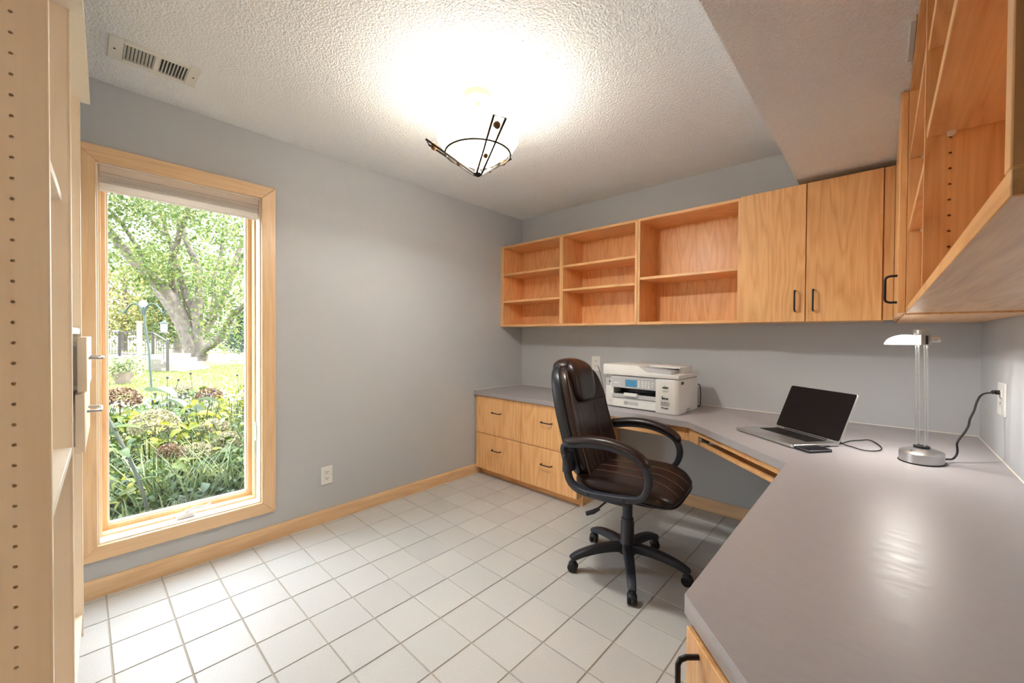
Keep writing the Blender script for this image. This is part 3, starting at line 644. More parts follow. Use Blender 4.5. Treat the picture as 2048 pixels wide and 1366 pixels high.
# ================================================================== PRINTER
z0 = ZCT
pr = thing('printer', 'white all-in-one inkjet printer with blue touch screen on the worktop', 'printer', (1.52, -.36, ZCT))
pbody = part('body', B().prism([(1.262, -.512), (1.640, -.516), (1.640, -.19), (1.262, -.19)], z0+.004, z0+.224, .006, seg=2), M['prwhite'], pr)
pbay = part('ink_bay', B().prism([(1.641, -.548), (1.770, -.552), (1.788, -.530), (1.788, -.185), (1.641, -.185)], z0, z0+.222, .008, seg=2), M['prwhite'], pr)
part('scanner_lid', B().prism([(1.258, z0+.228), (1.258, z0+.296), (1.262, z0+.302), (1.52, z0+.300), (1.578, z0+.258), (1.79, z0+.252), (1.79, z0+.226)], -.545, -.175, .005, 'y', 2), M['prwhite'], pr)
adf = part('feeder_tray', B().prism([(1.545, z0+.296), (1.565, z0+.303), (1.760, z0+.298), (1.762, z0+.288), (1.725, z0+.284), (1.565, z0+.288)], -.44, -.22, .003, 'y'), M['prwhite'], pr)
part('feeder_leg', B().box(1.735, 1.765, -.40, -.23, z0+.252, z0+.294, .003), M['prwhite'], adf)
part('feeder_well', B().prism([(1.535, z0+.284), (1.583, z0+.2565), (1.735, z0+.2535), (1.735, z0+.275), (1.56, z0+.290)], -.525, -.235, .001, 'y'), M['prgrey'], pr)
fy = -.5145
cpn = part('control_panel', B().box(1.318, 1.6395, fy-.020, fy+.002, z0+.140, z0+.222, .003), M['prgrey'], pr)
part('panel_strip', B().box(1.328, 1.632, fy-.0225, fy-.019, z0+.205, z0+.220, .001), M['prgrey'], cpn)
part('touch_screen', B().box(1.425, 1.508, fy-.0225, fy-.019, z0+.152, z0+.200, .001), M['screen'], cpn)
for r in range(4):
    for c in range(3): part('keypad_key', B().box(1.542+c*.021, 1.558+c*.021, fy-.023, fy-.019, z0+.152+r*.0125, z0+.161+r*.0125, .001), M['prwhite'], cpn)
for k in range(3): part('menu_key', B().box(1.516, 1.530, fy-.023, fy-.019, z0+.154+k*.016, z0+.166+k*.016, .001), M['prwhite'], cpn)
for k in range(2): part('start_key', B().box(1.612, 1.626, fy-.023, fy-.019, z0+.158+k*.022, z0+.172+k*.022, .003), M['prwhite'], cpn)
part('brand_mark', B().box(1.338, 1.378, fy-.0206, fy-.0198, z0+.170, z0+.178), M['prwhite'], cpn)
cut(pbody, 1.325, 1.638, fy-.05, fy+.12, z0+.098, z0+.139)
cut(pbay, 1.765, 1.80, -.41, -.33, z0-.01, z0+.028)
part('output_slot', B().box(1.325, 1.638, fy+.112, fy+.121, z0+.098, z0+.139).box(1.325, 1.638, fy, fy+.12, z0+.0975, z0+.099), M['prdark'], pr)
ot = part('output_tray', B().box(1.322, 1.639, fy-.018, fy-.001, z0+.072, z0+.096, .002), M['prgrey'], pr)
part('paper_stop', B().box(1.420, 1.515, fy-.035, fy-.015, z0+.088, z0+.110, .002), M['prwhite'], ot)
pt = part('paper_tray', B().box(1.322, 1.6395, fy-.010, fy, z0+.006, z0+.070, .003), M['prwhite'], pr)
part('tray_grip', B().box(1.412, 1.515, fy-.0115, fy-.009, z0+.026, z0+.050, .001), M['prgrey'], pt)
part('tray_label', B().box(1.412, 1.437, fy-.0125, fy-.011, z0+.026, z0+.050), M['marklight'], pt)
part('usb_door', B().box(1.268, 1.296, fy-.002, fy+.004, z0+.150, z0+.205, .002), M['prgrey'], pr)
part('usb_port', B().box(1.292, 1.302, fy-.0035, fy, z0+.172, z0+.180), M['prdark'], pr)
part('tray_lock', B().lathe([(.005, 0), (.005, -.003), (0, -.003)], (1.298, fy+.001, z0+.040), 10, 'y'), M['prgrey'], pr)
iy = -.5525
for x0, x1, za, zb, mt in ((1.690, 1.726, .166, .174, 'mark'), (1.703, 1.708, .178, .181, 'mark'), (1.689, 1.727, .148, .163, 'white'), (1.687, 1.690, .094, .114, 'mark'), (1.692, 1.700, .096, .105, 'mark'), (1.702, 1.711, .096, .104, 'mark'), (1.713, 1.727, .095, .104, 'mark'), (1.680, 1.734, .058, .080, 'marklight'), (1.704, 1.708, .072, .078, 'mark'), (1.684, 1.697, .038, .043, 'mark'), (1.702, 1.728, .036, .041, 'mark')):
    part('printed_mark', B().box(x0, x1, iy-.0006, iy+.004, z0+za, z0+zb), M[mt], pr)
part('side_port', B().box(1.786, 1.7895, -.50, -.455, z0+.190, z0+.208, .001), M['prdark'], pr)
part('power_cord', B().tube(smoothpath([(1.775, -.186, z0+.16), (1.785, -.15, z0+.165), (1.788, -.13, z0+.12), (1.785, -.12, z0+.05), (1.77, -.10, z0+.004), (1.70, -.06, z0+.004)]), .003, 8), M['cable'], pr)

# ================================================================== LAPTOP, DRIVE, CABLES
la = math.radians(-38); lf = np.array([math.cos(la), math.sin(la)]); ld_ = np.array([-lf[1], lf[0]])
lt = thing('laptop', 'open aluminium laptop with a dark blank screen on the worktop', 'laptop', (2.15, -.71, ZCT), rz=la); lt['_world'] = 0
def lpp(name, q, mat, par=None): return part(name, q, mat, par or lt, True, bake=False)
bs = lpp('base', B().prism(rrect(.179, .1235, .010), .002, .016, .0015).bm and B().prism([(x+.179, y+.1235) for x, y in rrect(.179, .1235, .010)], .003, .016, .002), M['alu'])
for x in (.02, .338):
    for y in (.02, .227): lpp('foot', B().lathe([(.006, 0), (.006, .0032)], (x, y, 0), 10), M['rubber'], bs)
lpp('keyboard_well', B().box(.040, .318, .110, .220, .0158, .0164), M['keys'], bs)
q = B()
for r in range(6):
    for c in range(14): q.box(.042+c*.0197, .042+c*.0197+.0165, .112+r*.0178, .112+r*.0178+(.0145 if r < 5 else .010), .0162, .0176)
ks = lpp('keys', q, M['keys'], bs); ks['kind'] = 'stuff'
lpp('trackpad', B().box(.127, .231, .014, .100, .0158, .0162), M['silver'], bs)
tl = math.radians(66)
def scr(x0, x1, h0, h1, d0, d1, r):
    pl_ = [(x+(x0+x1)/2, y+(h0+h1)/2) for x, y in rrect((x1-x0)/2, (h1-h0)/2, r)]
    q = B().prism(pl_, d0, d1, .0008)
    for v in q.bm.verts:
        x, h, d = v.co; v.co = Vector((x, .2395+h*math.cos(tl)+d*math.sin(tl), .0165+h*math.sin(tl)-d*math.cos(tl)))
    return q
ld2 = lpp('lid', scr(0, .358, 0, .240, 0, .006, .010), M['alu'])
lpp('screen', scr(.003, .355, .006, .237, -.0006, .0004, .008), M['lcd'], ld2)
lpp('hinge', B().tube([(.06, .2405, .0155), (.298, .2405, .0155)], .0045, 10), M['keys'])
dv = thing('portable_drive', 'small flat black portable drive beside the laptop', 'hard drive', (2.50, -.90, ZCT), rz=math.radians(-38)); dv['_world'] = 0
part('case', B().prism([(x, y) for x, y in rrect(.040, .058, .006)], 0, .012, .002), M['drive'], dv, True, False)
part('rim', B().prism([(x, y) for x, y in rrect(.0405, .0585, .006)], .0095, .0105, 0), M['silver'], dv, True, False)
cb = [(1648, 895), (1664, 891), (1682, 887), (1700, 882), (1720, 880.5), (1738, 880), (1752, 886), (1763, 895), (1760, 900.5), (1745, 902), (1725, 900), (1705, 894), (1690, 889.5), (1676, 886)]
pts = [on(u, v, 2, ZCT+.004) for u, v in cb]; pts[0][2] += .003; pts[-1][2] += .006
uc = thing('data_cable', 'thin black cable looping from the laptop to the portable drive', 'cable', tuple(pts[6]))
part('cord', B().tube(smoothpath(pts, 5), .0022, 8), M['cable'], uc)
part('plug', B().box(pts[-1][0]-.008, pts[-1][0]+.012, pts[-1][1]-.006, pts[-1][1]+.006, pts[-1][2]-.003, pts[-1][2]+.003, .001), M['cable'], uc)

# ================================================================== DESK LAMP
lx, ly = 2.838, -.785
dl = thing('desk_lamp', 'silver desk lamp with four clear glass rods and glowing white shade', 'desk lamp', (lx, ly, ZCT))
part('base_pad', B().lathe([(.082, 0), (.084, .002), (.082, .004)], (lx, ly, z0), 48, sx=.80, sy=1.03, rot=-.35), M['rubber'], dl)
part('base', B().lathe([(.082, .003), (.082, .038), (.079, .041), (.060, .047), (.036, .054), (0, .055)], (lx, ly, z0), 48, sx=.78, sy=1.02, rot=-.35), M['silver'], dl)
part('collar', B().lathe([(.0245, .052), (.0245, .062), (.022, .063), (0, .063)], (lx, ly, z0), 28), M['rubber'], dl)
part('switch', B().box(lx-.034, lx-.016, ly-.052, ly-.040, z0+.0445, z0+.049, .001), M['keys'], dl)
for k in range(4):
    a = math.radians(25+90*k); part('glass_rod', B().tube([(lx+.0175*math.cos(a), ly+.0175*math.sin(a), z0+.060), (lx-.006+.0175*math.cos(a), ly+.0175*math.sin(a), z0+.505)], .0032, 10), M['rod'], dl)
hx, hy = lx-.006, ly
part('head_cap', B().lathe([(.024, .508), (.0245, .512), (.0245, .526), (.022, .528), (0, .528)], (hx, hy, z0), 28), M['silver'], dl)
hb = part('head_block', B().box(hx-.004, hx+.024, hy-.020, hy+.020, z0+.467, z0+.508, .002), M['silver'], dl)
part('head_vent', B().box(hx+.010, hx+.0175, hy-.0212, hy-.0195, z0+.470, z0+.504), M['prdark'], hb)
sp = [(hx-.108, .468), (hx-.098, .483), (hx-.080, .499), (hx-.060, .507), (hx-.042, .509), (hx-.022, .503), (hx-.004, .500), (hx-.004, .466)]
q = B(); t = bmesh.new(); rows = []
for i in range(15):
    x = hx-.110+.106*i/14; e = max(.04, math.sqrt(max(0, 1-((x-(hx-.045))/.0655)**2))) if x < hx-.02 else .93*1
    hgt, wid = .041*e, .036*e if x < hx-.02 else .024
    rows.append([t.verts.new((x, hy+wid*math.cos(math.pi*j/10), z0+.467+hgt*math.sin(math.pi*j/10))) for j in range(11)])
for a, b_ in zip(rows, rows[1:]):
    for j in range(10): t.faces.new((a[j], a[j+1], b_[j+1], b_[j]))
    t.faces.new((a[0], b_[0], b_[10], a[10]))
t.faces.new(rows[0]); t.faces.new(rows[-1][::-1]); bmesh.ops.recalc_face_normals(t, faces=t.faces[:]); q.merge(t)
part('shade', q, M['glow'], dl)
part('glass_tube', B().lathe([(.009, .026), (.0115, .030), (.0115, .046), (.008, .053), (0, .0555)], (hx, hy, z0+.488), 16, 'x'), M['rod'], hb)
ll = bpy.data.lights.new('desk_lamp_bulb', 'AREA'); ll.energy = .6; ll.size = .05; ll.color = (1, .95, .88)
lo = bpy.data.objects.new('desk_lamp_bulb', ll); COL.objects.link(lo); lo.location = (hx-.05, hy, z0+.464)
# its cord to the right-hand outlet, hanging in the vertical plane between lamp and socket
p0, p1 = np.array([lx+.062, ly+.02]), np.array([XR-.012, -.505]); dvp = p1-p0; nrm = np.array([-dvp[1], dvp[0]])
cpx = [(1892, 918.5), (1905, 918), (1913, 910), (1915, 900), (1914, 888), (1919, 878), (1930, 864), (1937, 851), (1940, 838), (1948, 822), (1953, 806), (1960, 793), (1970, 787), (1984, 785.5)]
pts = []
for u, v in cpx:
    w = ray(u, v); k = ((p0-CAM[:2])@nrm)/(w[:2]@nrm); P_ = CAM+w*k; P_[2] = max(P_[2], ZCT+.004); pts.append(P_)
pts.append(np.array([XR-.025, -.503, pts[-1][2]]))
part('cord', B().tube(smoothpath(pts, 4), .0036, 8), M['cable'], dl)
e = pts[-1]; part('plug', B().tube([tuple(pts[-2]), tuple(e), (XR-.006, e[1], e[2])], .0085, 10, scales=[.6, 1, 1.15]), M['cable'], dl)

# ================================================================== THE GARDEN OUTSIDE
GZ = -.12
def flat(name, poly, mat, z=GZ, th=.06):
    return struct(name, B().prism(poly, z-th, z), mat)
soil = plain('garden_soil', ext((96, 78, 60), .6), .95, noise=.3, nscale=6)
grassm = plain('lawn_green', ext((150, 172, 76), .6), .9, noise=.22, nscale=1.6)
gravelm = plain('gravel_grey', ext((206, 200, 192), .6), .9, noise=.28, nscale=38, bump=.8, bscale=60)
stone = plain('pale_concrete', ext((226, 212, 196), .6), .85, noise=.06, nscale=5)
flat('ground', [(-90, -70), (60, -70), (60, 90), (-90, 90)], plain('far_grass', ext((168, 172, 100), .6), .95, noise=.2, nscale=.6), GZ-.05)
flat('garden_bed', [(-4.6, -8), (-.2, -8), (-.2, 6), (-4.6, 6)], soil, GZ, .05)
flat('gravel_path', [(-9.2, -9), (-4.6, -8), (-4.6, 6), (-8.2, 7)], gravelm, GZ-.005, .04)
lawn = flat('lawn', [(-24, -14), (-9.2, -9), (-8.2, 7), (-20, 16)], grassm, GZ-.002, .045)
def grassblades(name, n, region, h, mat, w=.012):
    V, Fc = [], []
    for _ in range(n):
        x, y = region(); a = random.uniform(0, 6.28); hh = h*random.uniform(.5, 1.2); l = random.uniform(-.5, .6)*hh
        dx, dy = math.cos(a)*w, math.sin(a)*w; i = len(V)
        V += [(x-dx, y-dy, GZ), (x+dx, y+dy, GZ), (x-dy*l/w*.6, y+dx*l/w*.6, GZ+hh)]; Fc.append((i, i+1, i+2))
    o = rawmesh(name, V, Fc, mat); o['kind'] = 'stuff'; return o
gb = grassblades('lawn_grass', 14000, lambda: (random.uniform(-19, -8.6), random.uniform(-4, 4)), .06, leafmat('lawn_blades', [(128, 158, 58), (178, 196, 92), (206, 210, 120)]), .014)
tag(gb, 'short sunlit green grass of the lawn beyond the gravel', 'grass')
gb2 = rawmesh('gravel_stones', *(lambda pts: (sum([[(x-r, y, GZ), (x, y-r, GZ), (x+r, y, GZ), (x, y+r, GZ), (x+r*.2, y, GZ+r)] for x, y, r in pts], []), sum([[(i, i+1, i+4), (i+1, i+2, i+4), (i+2, i+3, i+4), (i+3, i, i+4)] for i in range(0, 5*len(pts), 5)], [])))([(random.uniform(-8.8, -4.6), random.uniform(-3.6, 1.2), random.uniform(.010, .028)) for _ in range(9000)]), leafmat('gravel_stone', [(150, 142, 134), (206, 200, 194), (236, 232, 226)], 0))
gb2['kind'] = 'stuff'; tag(gb2, 'loose pale grey gravel between the flower bed and the lawn', 'gravel')

# ---- trees
def leafcloud(name, centers, mat, parent, n, size, spread, flatten=1.):
    c = np.array(centers); k = rng.integers(0, len(c), n)
    p = c[k, :3]+rng.normal(0, 1, (n, 3))*(c[k, 3:4] if c.shape[1] > 3 else spread)*np.array([1, 1, flatten])
    a = rng.normal(0, 1, (n, 3)); a /= np.linalg.norm(a, axis=1)[:, None]; b_ = np.cross(a, rng.normal(0, 1, (n, 3))); b_ /= np.linalg.norm(b_, axis=1)[:, None]
    s = size*rng.uniform(.6, 1.3, (n, 1)); V = np.empty((n, 4, 3)); V[:, 0] = p-a*s; V[:, 1] = p+b_*s*.6; V[:, 2] = p+a*s; V[:, 3] = p-b_*s*.6
    o = rawmesh(name, V.reshape(-1, 3), [(i, i+1, i+2, i+3) for i in range(0, 4*n, 4)], mat, parent); o['kind'] = 'stuff'; return o
bark = plain('grey_bark', ext((150, 138, 126), .6), .95, noise=.35, nscale=5, bump=.9, bscale=14)
D0 = 20.6
base = on(400, 722, 2, GZ)
tr = thing('maple_tree', 'large old tree with grey spreading limbs beyond the lawn', 'tree', tuple(base))
limbs = [([(393, 724), (391, 712), (382, 686), (367.5, 639), (347, 601), (320.6, 571), (285.4, 539), (259, 513), (238.6, 489), (221, 466), (190, 438), (150, 400)], 12, 6.5, 0, -1.5),
    ([(386, 720), (374, 690), (356, 645), (335, 612), (315, 583), (300, 560)], 9, 5, .6, 1.2), ([(401, 724), (398, 690), (396, 650), (394, 618), (396, 594)], 12, 8, -.3, 0),
    ([(392, 640), (384, 618), (373, 595), (361.6, 557), (353, 527), (345, 500), (330, 455), (318, 410)], 8, 3, -.4, 1), ([(352, 606), (346, 575), (343, 545), (346, 512), (353, 492), (359, 466), (367.5, 442), (376, 416), (384, 380)], 7, 3.5, -.6, -2),
    ([(396, 640), (399, 580), (397, 539), (385, 510), (373, 483), (358, 440), (350, 400), (345, 340)], 8, 4, .5, 1.5), ([(404, 722), (408, 705), (414, 695), (432, 684), (449.5, 659), (467, 630), (487.6, 612), (520, 590), (560, 560)], 8, 4, -.5, -1.5),
    ([(402, 690), (406, 672), (432, 627), (449.5, 592), (461, 557), (476, 527), (490.5, 507), (520, 470)], 8, 4, .2, 1), ([(458, 562), (468, 530), (476, 505), (486, 480), (500, 440)], 6, 3, .3, 1), ([(300, 552), (285, 515), (271, 489), (250, 457), (227, 428), (200, 400)], 5, 2.5, -.5, -1),
    ([(330, 470), (306, 442), (290, 420), (277, 400), (260, 370)], 4, 2, .3, 0), ([(418, 640), (430, 600), (428, 560), (440, 520), (446, 470), (450, 400)], 6, 2.5, 1, 2)]
for i, (pp, r0, r1, d0, d1) in enumerate(limbs):
    n = len(pp); pts = [at(u, v, D0+d0*(k/n)+d1*(k/n)) for k, (u, v) in enumerate(pp)]
    pts = smoothpath(pts, 3); m = len(pts); s0, s1 = r0*D0/FPX, r1*D0/FPX
    sc = [(s0+(s1-s0)*k/(m-1))*(1+.35*max(0, 1-k/3.) if pp[0][1] > 715 else 1) for k in range(m)]
    part('trunk' if i in (0, 2) else 'limb', B().tube(pts, 1., 10, scales=sc), bark, tr)
cen = []
for _ in range(120):
    u, v = random.uniform(120, 620), random.uniform(180, 560); d = D0+random.uniform(-4, 3.5)
    cen.append((*at(u, v, d), random.uniform(.35, .75)))
for u, v in [(300, 500), (330, 540), (430, 560), (450, 600), (440, 540), (410, 470), (460, 640), (450, 680), (240, 470), (260, 400), (330, 420), (400, 410), (320, 380), (430, 640), (470, 590), (230, 380), (290, 450)]:
    cen.append((*at(u, v, D0-random.uniform(.5, 2)), .6))
lf1 = leafmat('maple_leaves', [(98, 134, 62), (140, 172, 84), (176, 196, 106), (214, 216, 140)], .45)
leafcloud('foliage', cen, lf1, tr, 30000, .085, .6, .8)
def bgtree(name, label, u, v, D, w, h, cols, n, size):
    p = on(u, 700, 2, GZ); p = CAM+ (at(u, v, D)-CAM); g = np.array([p[0], p[1], GZ])
    t = thing(name, label, 'tree', tuple(g))
    part('trunk', B().tube([g, g+np.array([.1, .1, h*.3]), g+np.array([0, .2, h*.75])], .22, 8, scales=[1.4, 1, .5]), bark, t)
    c = [(g[0]+random.gauss(0, w*.33), g[1]+random.gauss(0, w*.33), GZ+h*random.uniform(.18, 1.), w*.17) for _ in range(26)]
    leafcloud('foliage', c, leafmat(name+'_leaves', cols, .4), t, n, size, 1, .8)
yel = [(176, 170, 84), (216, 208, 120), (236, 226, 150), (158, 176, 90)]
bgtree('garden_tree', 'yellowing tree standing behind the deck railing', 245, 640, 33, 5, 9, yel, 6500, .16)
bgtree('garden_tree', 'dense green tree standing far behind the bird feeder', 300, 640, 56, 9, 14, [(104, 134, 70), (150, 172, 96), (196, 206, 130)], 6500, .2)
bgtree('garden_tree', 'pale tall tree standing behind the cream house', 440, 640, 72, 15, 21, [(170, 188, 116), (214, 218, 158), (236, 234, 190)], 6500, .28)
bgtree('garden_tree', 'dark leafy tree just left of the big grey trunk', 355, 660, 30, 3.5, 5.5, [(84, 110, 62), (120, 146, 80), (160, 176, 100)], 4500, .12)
g = at(484, 700, 32); g = np.array([g[0], g[1], GZ]); sp_ = thing('spruce_tree', 'small blue green spruce beside the cream house', 'tree', tuple(g))
part('trunk', B().tube([g, g+np.array([0, 0, 3.2])], .08, 8), bark, sp_)
cs_ = [(g[0]+random.gauss(0, 1)*.5*(1-k/40), g[1]+random.gauss(0, 1)*.5*(1-k/40), GZ+.15+3.1*k/40, .12+.22*(1-k/40)) for k in range(40)]
leafcloud('needles', cs_, leafmat('spruce_needles', [(70, 96, 92), (104, 130, 120), (140, 160, 148)], .1), sp_, 5000, .07, 1)
# ---- houses, deck, steps
def house(name, label, u0, u1, vtop, vroof, D, wallc, roofc, wins):
    a, c = at(u0, 690, D), at(u1, 690, D); ax = (c-a)[:2]; L_ = np.linalg.norm(ax); ax = ax/L_; nrm = np.array([ax[1], -ax[0]])
    if (nrm@(CAM[:2]-a[:2])) < 0: nrm = -nrm
    zt_ = at((u0+u1)/2, vtop, D)[2]; zr = at((u0+u1)/2, vroof, D)[2]
    t = thing(name, label, 'house', (a[0], a[1], GZ))
    q2 = lambda s, d: tuple(a[:2]+ax*s+nrm*d)
    part('wall', B().prism([q2(0, 0), q2(L_, 0), q2(L_, -6), q2(0, -6)], GZ, zt_), plain(name+'_siding', ext(wallc, .6), .8), t, False)
    t2 = bmesh.new(); v = [t2.verts.new((*q2(s, d), z)) for s, d, z in ((-.4, .4, zt_), (L_+.4, .4, zt_), (L_+.4, -6.4, zt_), (-.4, -6.4, zt_), (-.4, -3, zr), (L_+.4, -3, zr))]
    for f in ((0, 1, 5, 4), (2, 3, 4, 5), (0, 4, 3), (1, 2, 5), (0, 3, 2, 1)): t2.faces.new([v[k] for k in f])
    part('roof', B().merge(t2), plain(name+'_roof', ext(roofc, .6), .9), t, False)
    for s, w_, z_0, z_1 in wins:
        f = part('window', B().prism([q2(s, .04), q2(s+w_, .04), q2(s+w_, -.02), q2(s, -.02)], z_0, z_1), plain(name+'_frame', ext((236, 232, 226), .6), .6), t, False)
        part('pane', B().prism([q2(s+.06, .06), q2(s+w_-.06, .06), q2(s+w_-.06, .03), q2(s+.06, .03)], z_0+.06, z_1-.06), plain(name+'_pane', ext((110, 116, 120), .6), .2), f, False)
house('cream_house', 'cream house with a pale roof across the lawn behind the tree', 405, 530, 668, 640, 42, (238, 226, 206), (214, 204, 194), [(1.2, 1., .4, 1.9), (2.7, .9, .1, 2.0), (4.0, .7, .9, 2.0)])
house('white_house', 'white house partly hidden behind the deck steps', 300, 352, 668, 650, 40, (236, 226, 214), (206, 196, 188), [(1.0, .7, .4, 1.8)])
# deck
dark = plain('bronze_railing', ext((92, 84, 78), .6), .6, metal=.3)
DD = 15.5
dk = thing('deck_railing', 'dark metal deck railing with thin balusters and stair section', 'railing', tuple(at(300, 720, DD)))
r0, r1, r2 = at(175, 664, DD+.8), at(306, 665, DD), at(335, 682, DD-1.2)
def rail(a, c, drop, nb):
    part('top_rail', B().tube([a, c], .03, 6), dark, dk); part('bottom_rail', B().tube([a-np.array([0, 0, drop]), c-np.array([0, 0, drop])], .022, 6), dark, dk)
    for k in range(nb):
        p_ = a+(c-a)*(k+.5)/nb; part('baluster', B().tube([p_, p_-np.array([0, 0, drop])], .011, 6), dark, dk)
rail(r0, r1, .86, 22); rail(r1, r2, .86, 6)
for p_ in (r0, r0+(r1-r0)*.5, r1, r2): part('post', B().box(p_[0]-.04, p_[0]+.04, p_[1]-.04, p_[1]+.04, p_[2]-1.08, p_[2]+.04), dark, dk, False)
zf = r1[2]-.95
dkf = thing('deck', 'raised pale timber deck under the dark railing', 'deck', (r0[0], r0[1], GZ))
part('platform', B().box(r1[0]-5, r1[0]+.15, r0[1]-1, r1[1]+.1, GZ, max(zf, GZ+.1)), stone, dkf, False)
st = thing('garden_steps', 'pale stone steps leading down from the deck to the lawn', 'steps', tuple(at(370, 735, DD)))
s0 = at(338, 735, DD); ex = (at(372, 735, DD)-s0); ex[2] = 0; sl = np.linalg.norm(ex); ex /= sl; ey = np.array([-ex[1], ex[0], 0])
for k, (w0, w1, zz) in enumerate(((0, .50, .62), (0, .75, .46), (0, 1.0, .30), (0, 1.25, .15))):
    q2 = [s0+ex*w0-ey*.9, s0+ex*w1-ey*.9, s0+ex*w1+ey*.45, s0+ex*w0+ey*.45]
    part('step', B().prism([(p_[0], p_[1]) for p_ in q2], GZ, GZ+zz, .015), stone, st, False)
p_ = at(279, 712, 13.2); ps = thing('timber_post', 'pale square timber post in front of the deck railing', 'post', (p_[0], p_[1], GZ)); ztop = at(279, 646, 13.2)[2]
part('shaft', B().box(p_[0]-.065, p_[0]+.065, p_[1]-.065, p_[1]+.065, GZ, ztop, .008), plain('pale_timber', ext((232, 206, 170), .6), .8), ps)
part('cap', B().box(p_[0]-.09, p_[0]+.09, p_[1]-.09, p_[1]+.09, ztop, ztop+.05, .01), plain('pale_timber_cap', ext((232, 206, 170), .6), .8), ps)
# bird-feeder pole
gm = plain('verdigris_iron', ext((74, 96, 90), .6), .5, metal=.4); DP = 9.5
fp = thing('feeder_pole', 'green iron pole with two curled hooks and a white disc on top', 'feeder pole', tuple(on(303, 772, 2, GZ)))
part('pole', B().tube([at(304, 790, DP), at(298, 700, DP), at(290, 650, DP), at(287, 612, DP)], .022, 8), gm, fp)
for sg in (-1, 1):
    hk = [(287+sg*2, 630), (287+sg*6, 615), (287+sg*14, 608), (287+sg*24, 609), (287+sg*33, 618), (287+sg*37, 625), (287+sg*42, 625), (287+sg*45, 619)]
    part('hook', B().tube(smoothpath([at(u, v, DP) for u, v in hk], 4), .02, 6), gm, fp)
c_ = at(286.5, 607.5, DP-.03); q = B().lathe([(0, -.012), (.07, -.012), (.078, 0), (.07, .012), (0, .012)], (0, 0, 0), 24, 'x'); q.bm.transform(Matrix.Translation(Vector(c_))@Matrix.Rotation(math.radians(-8), 4, 'Z'))
part('disc', q, M['white'], fp)
fd = at(328, 655, DP); bf = thing('bird_feeder', 'lantern shaped bird feeder with green roof hanging from the hook', 'bird feeder', tuple(fd))
part('roof', B().lathe([(.10, .09), (.10, .105), (.03, .14), (.004, .19)], fd, 20), gm, bf)
part('reservoir', B().lathe([(.06, -.10), (.065, .09)], fd, 20), plain('feeder_glass', ext((226, 224, 214), .6), .2), bf)
part('perch', B().lathe([(.09, -.13), (.09, -.10), (.02, -.10)], fd, 20), plain('feeder_tray', ext((120, 112, 108), .6), .6), bf)
part('hanger', B().tube([fd+np.array([0, 0, .18]), at(329, 622, DP)], .004, 6), gm, bf)
# pots
pp_ = on(246, 768, 2, GZ); pot = thing('planter_pot', 'round taupe planter pot full of green plants near the deck', 'planter', tuple(pp_))
part('pot', B().lathe([(.13, 0), (.20, .16), (.23, .32), (.24, .34), (.22, .34), (.20, .30), (0, .29)], pp_, 28), plain('taupe_clay', ext((176, 154, 140), .6), .8), pot)
leafcloud('foliage', [(pp_[0], pp_[1], pp_[2]+.46, .15), (pp_[0]+.1, pp_[1]-.2, pp_[2]+.5, .14), (pp_[0], pp_[1]+.25, pp_[2]+.5, .16)], leafmat('pot_leaves', [(130, 158, 86), (184, 200, 128), (214, 216, 160)]), pot, 900, .035, 1)

# ---- flower bed right outside the window
def leafgrid(L_, W_, bend=.35, fold=.25):
    V, Fc = [], []
    for i in range(7):
        t = i/6; w_ = W_*math.sin(math.pi*min(1, t*.92+.06))**.75*(1 if t < 1 else 0)
        for j in (-1, -.5, 0, .5, 1): V.append((t*L_*(1-.25*bend*t), j*w_/2, -bend*L_*t*t+abs(j)*w_*fold))
    for i in range(6):
        for j in range(4): k = i*5+j; Fc.append((k, k+1, k+6, k+5))
    return V, Fc
def blades(name, base, n, h, spread, mat, parent, w=.007):
    V, Fc = [], []
    for _ in range(n):
        a = random.uniform(0, 6.28); r = random.random()*spread*.35; x, y = base[0]+r*math.cos(a), base[1]+r*math.sin(a)
        hh = h*random.uniform(.55, 1.1); ln = random.uniform(.1, .75)*hh; a2 = random.uniform(0, 6.28); dx, dy = math.cos(a2), math.sin(a2); ww = w*random.uniform(.6, 1.3); i0 = len(V)
        for k in range(5):
            t = k/4; wk = ww*(1-t)**.6; X, Y, Z = min(-.22, x+dx*ln*t*t), y+dy*ln*t*t, base[2]+hh*(t-.18*t**3)
            V += [(X-dy*wk, Y+dx*wk, Z), (X+dy*wk, Y-dx*wk, Z)]
        for k in range(4): Fc.append((i0+2*k, i0+2*k+1, i0+2*k+3, i0+2*k+2))
    o = rawmesh(name, V, Fc, mat, parent); o['kind'] = 'stuff'; return o
G1 = leafmat('bed_leaves_green', [(62, 98, 44), (98, 134, 58), (140, 168, 78), (176, 190, 98)], .35)
G2 = leafmat('bed_leaves_yellow', [(150, 172, 52), (196, 204, 70), (226, 222, 92), (120, 150, 56)], .4)
G3 = leafmat('bed_leaves_grey', [(106, 136, 104), (140, 166, 128), (176, 194, 156)], .3)
BL = leafmat('bed_blades', [(84, 118, 72), (120, 152, 92), (160, 184, 120), (190, 200, 150)], .3)
HC = leafmat('hydrangea_cream', [(196, 196, 120), (226, 220, 160), (240, 234, 200), (206, 188, 150)], .3)
HB = leafmat('hydrangea_brown', [(122, 88, 66), (164, 122, 92), (200, 166, 128)], .2)
stemm = plain('green_stem', ext((92, 108, 60), .6), .7); darkst = plain('dark_stem', ext((58, 66, 44), .6), .7)
LM = {}
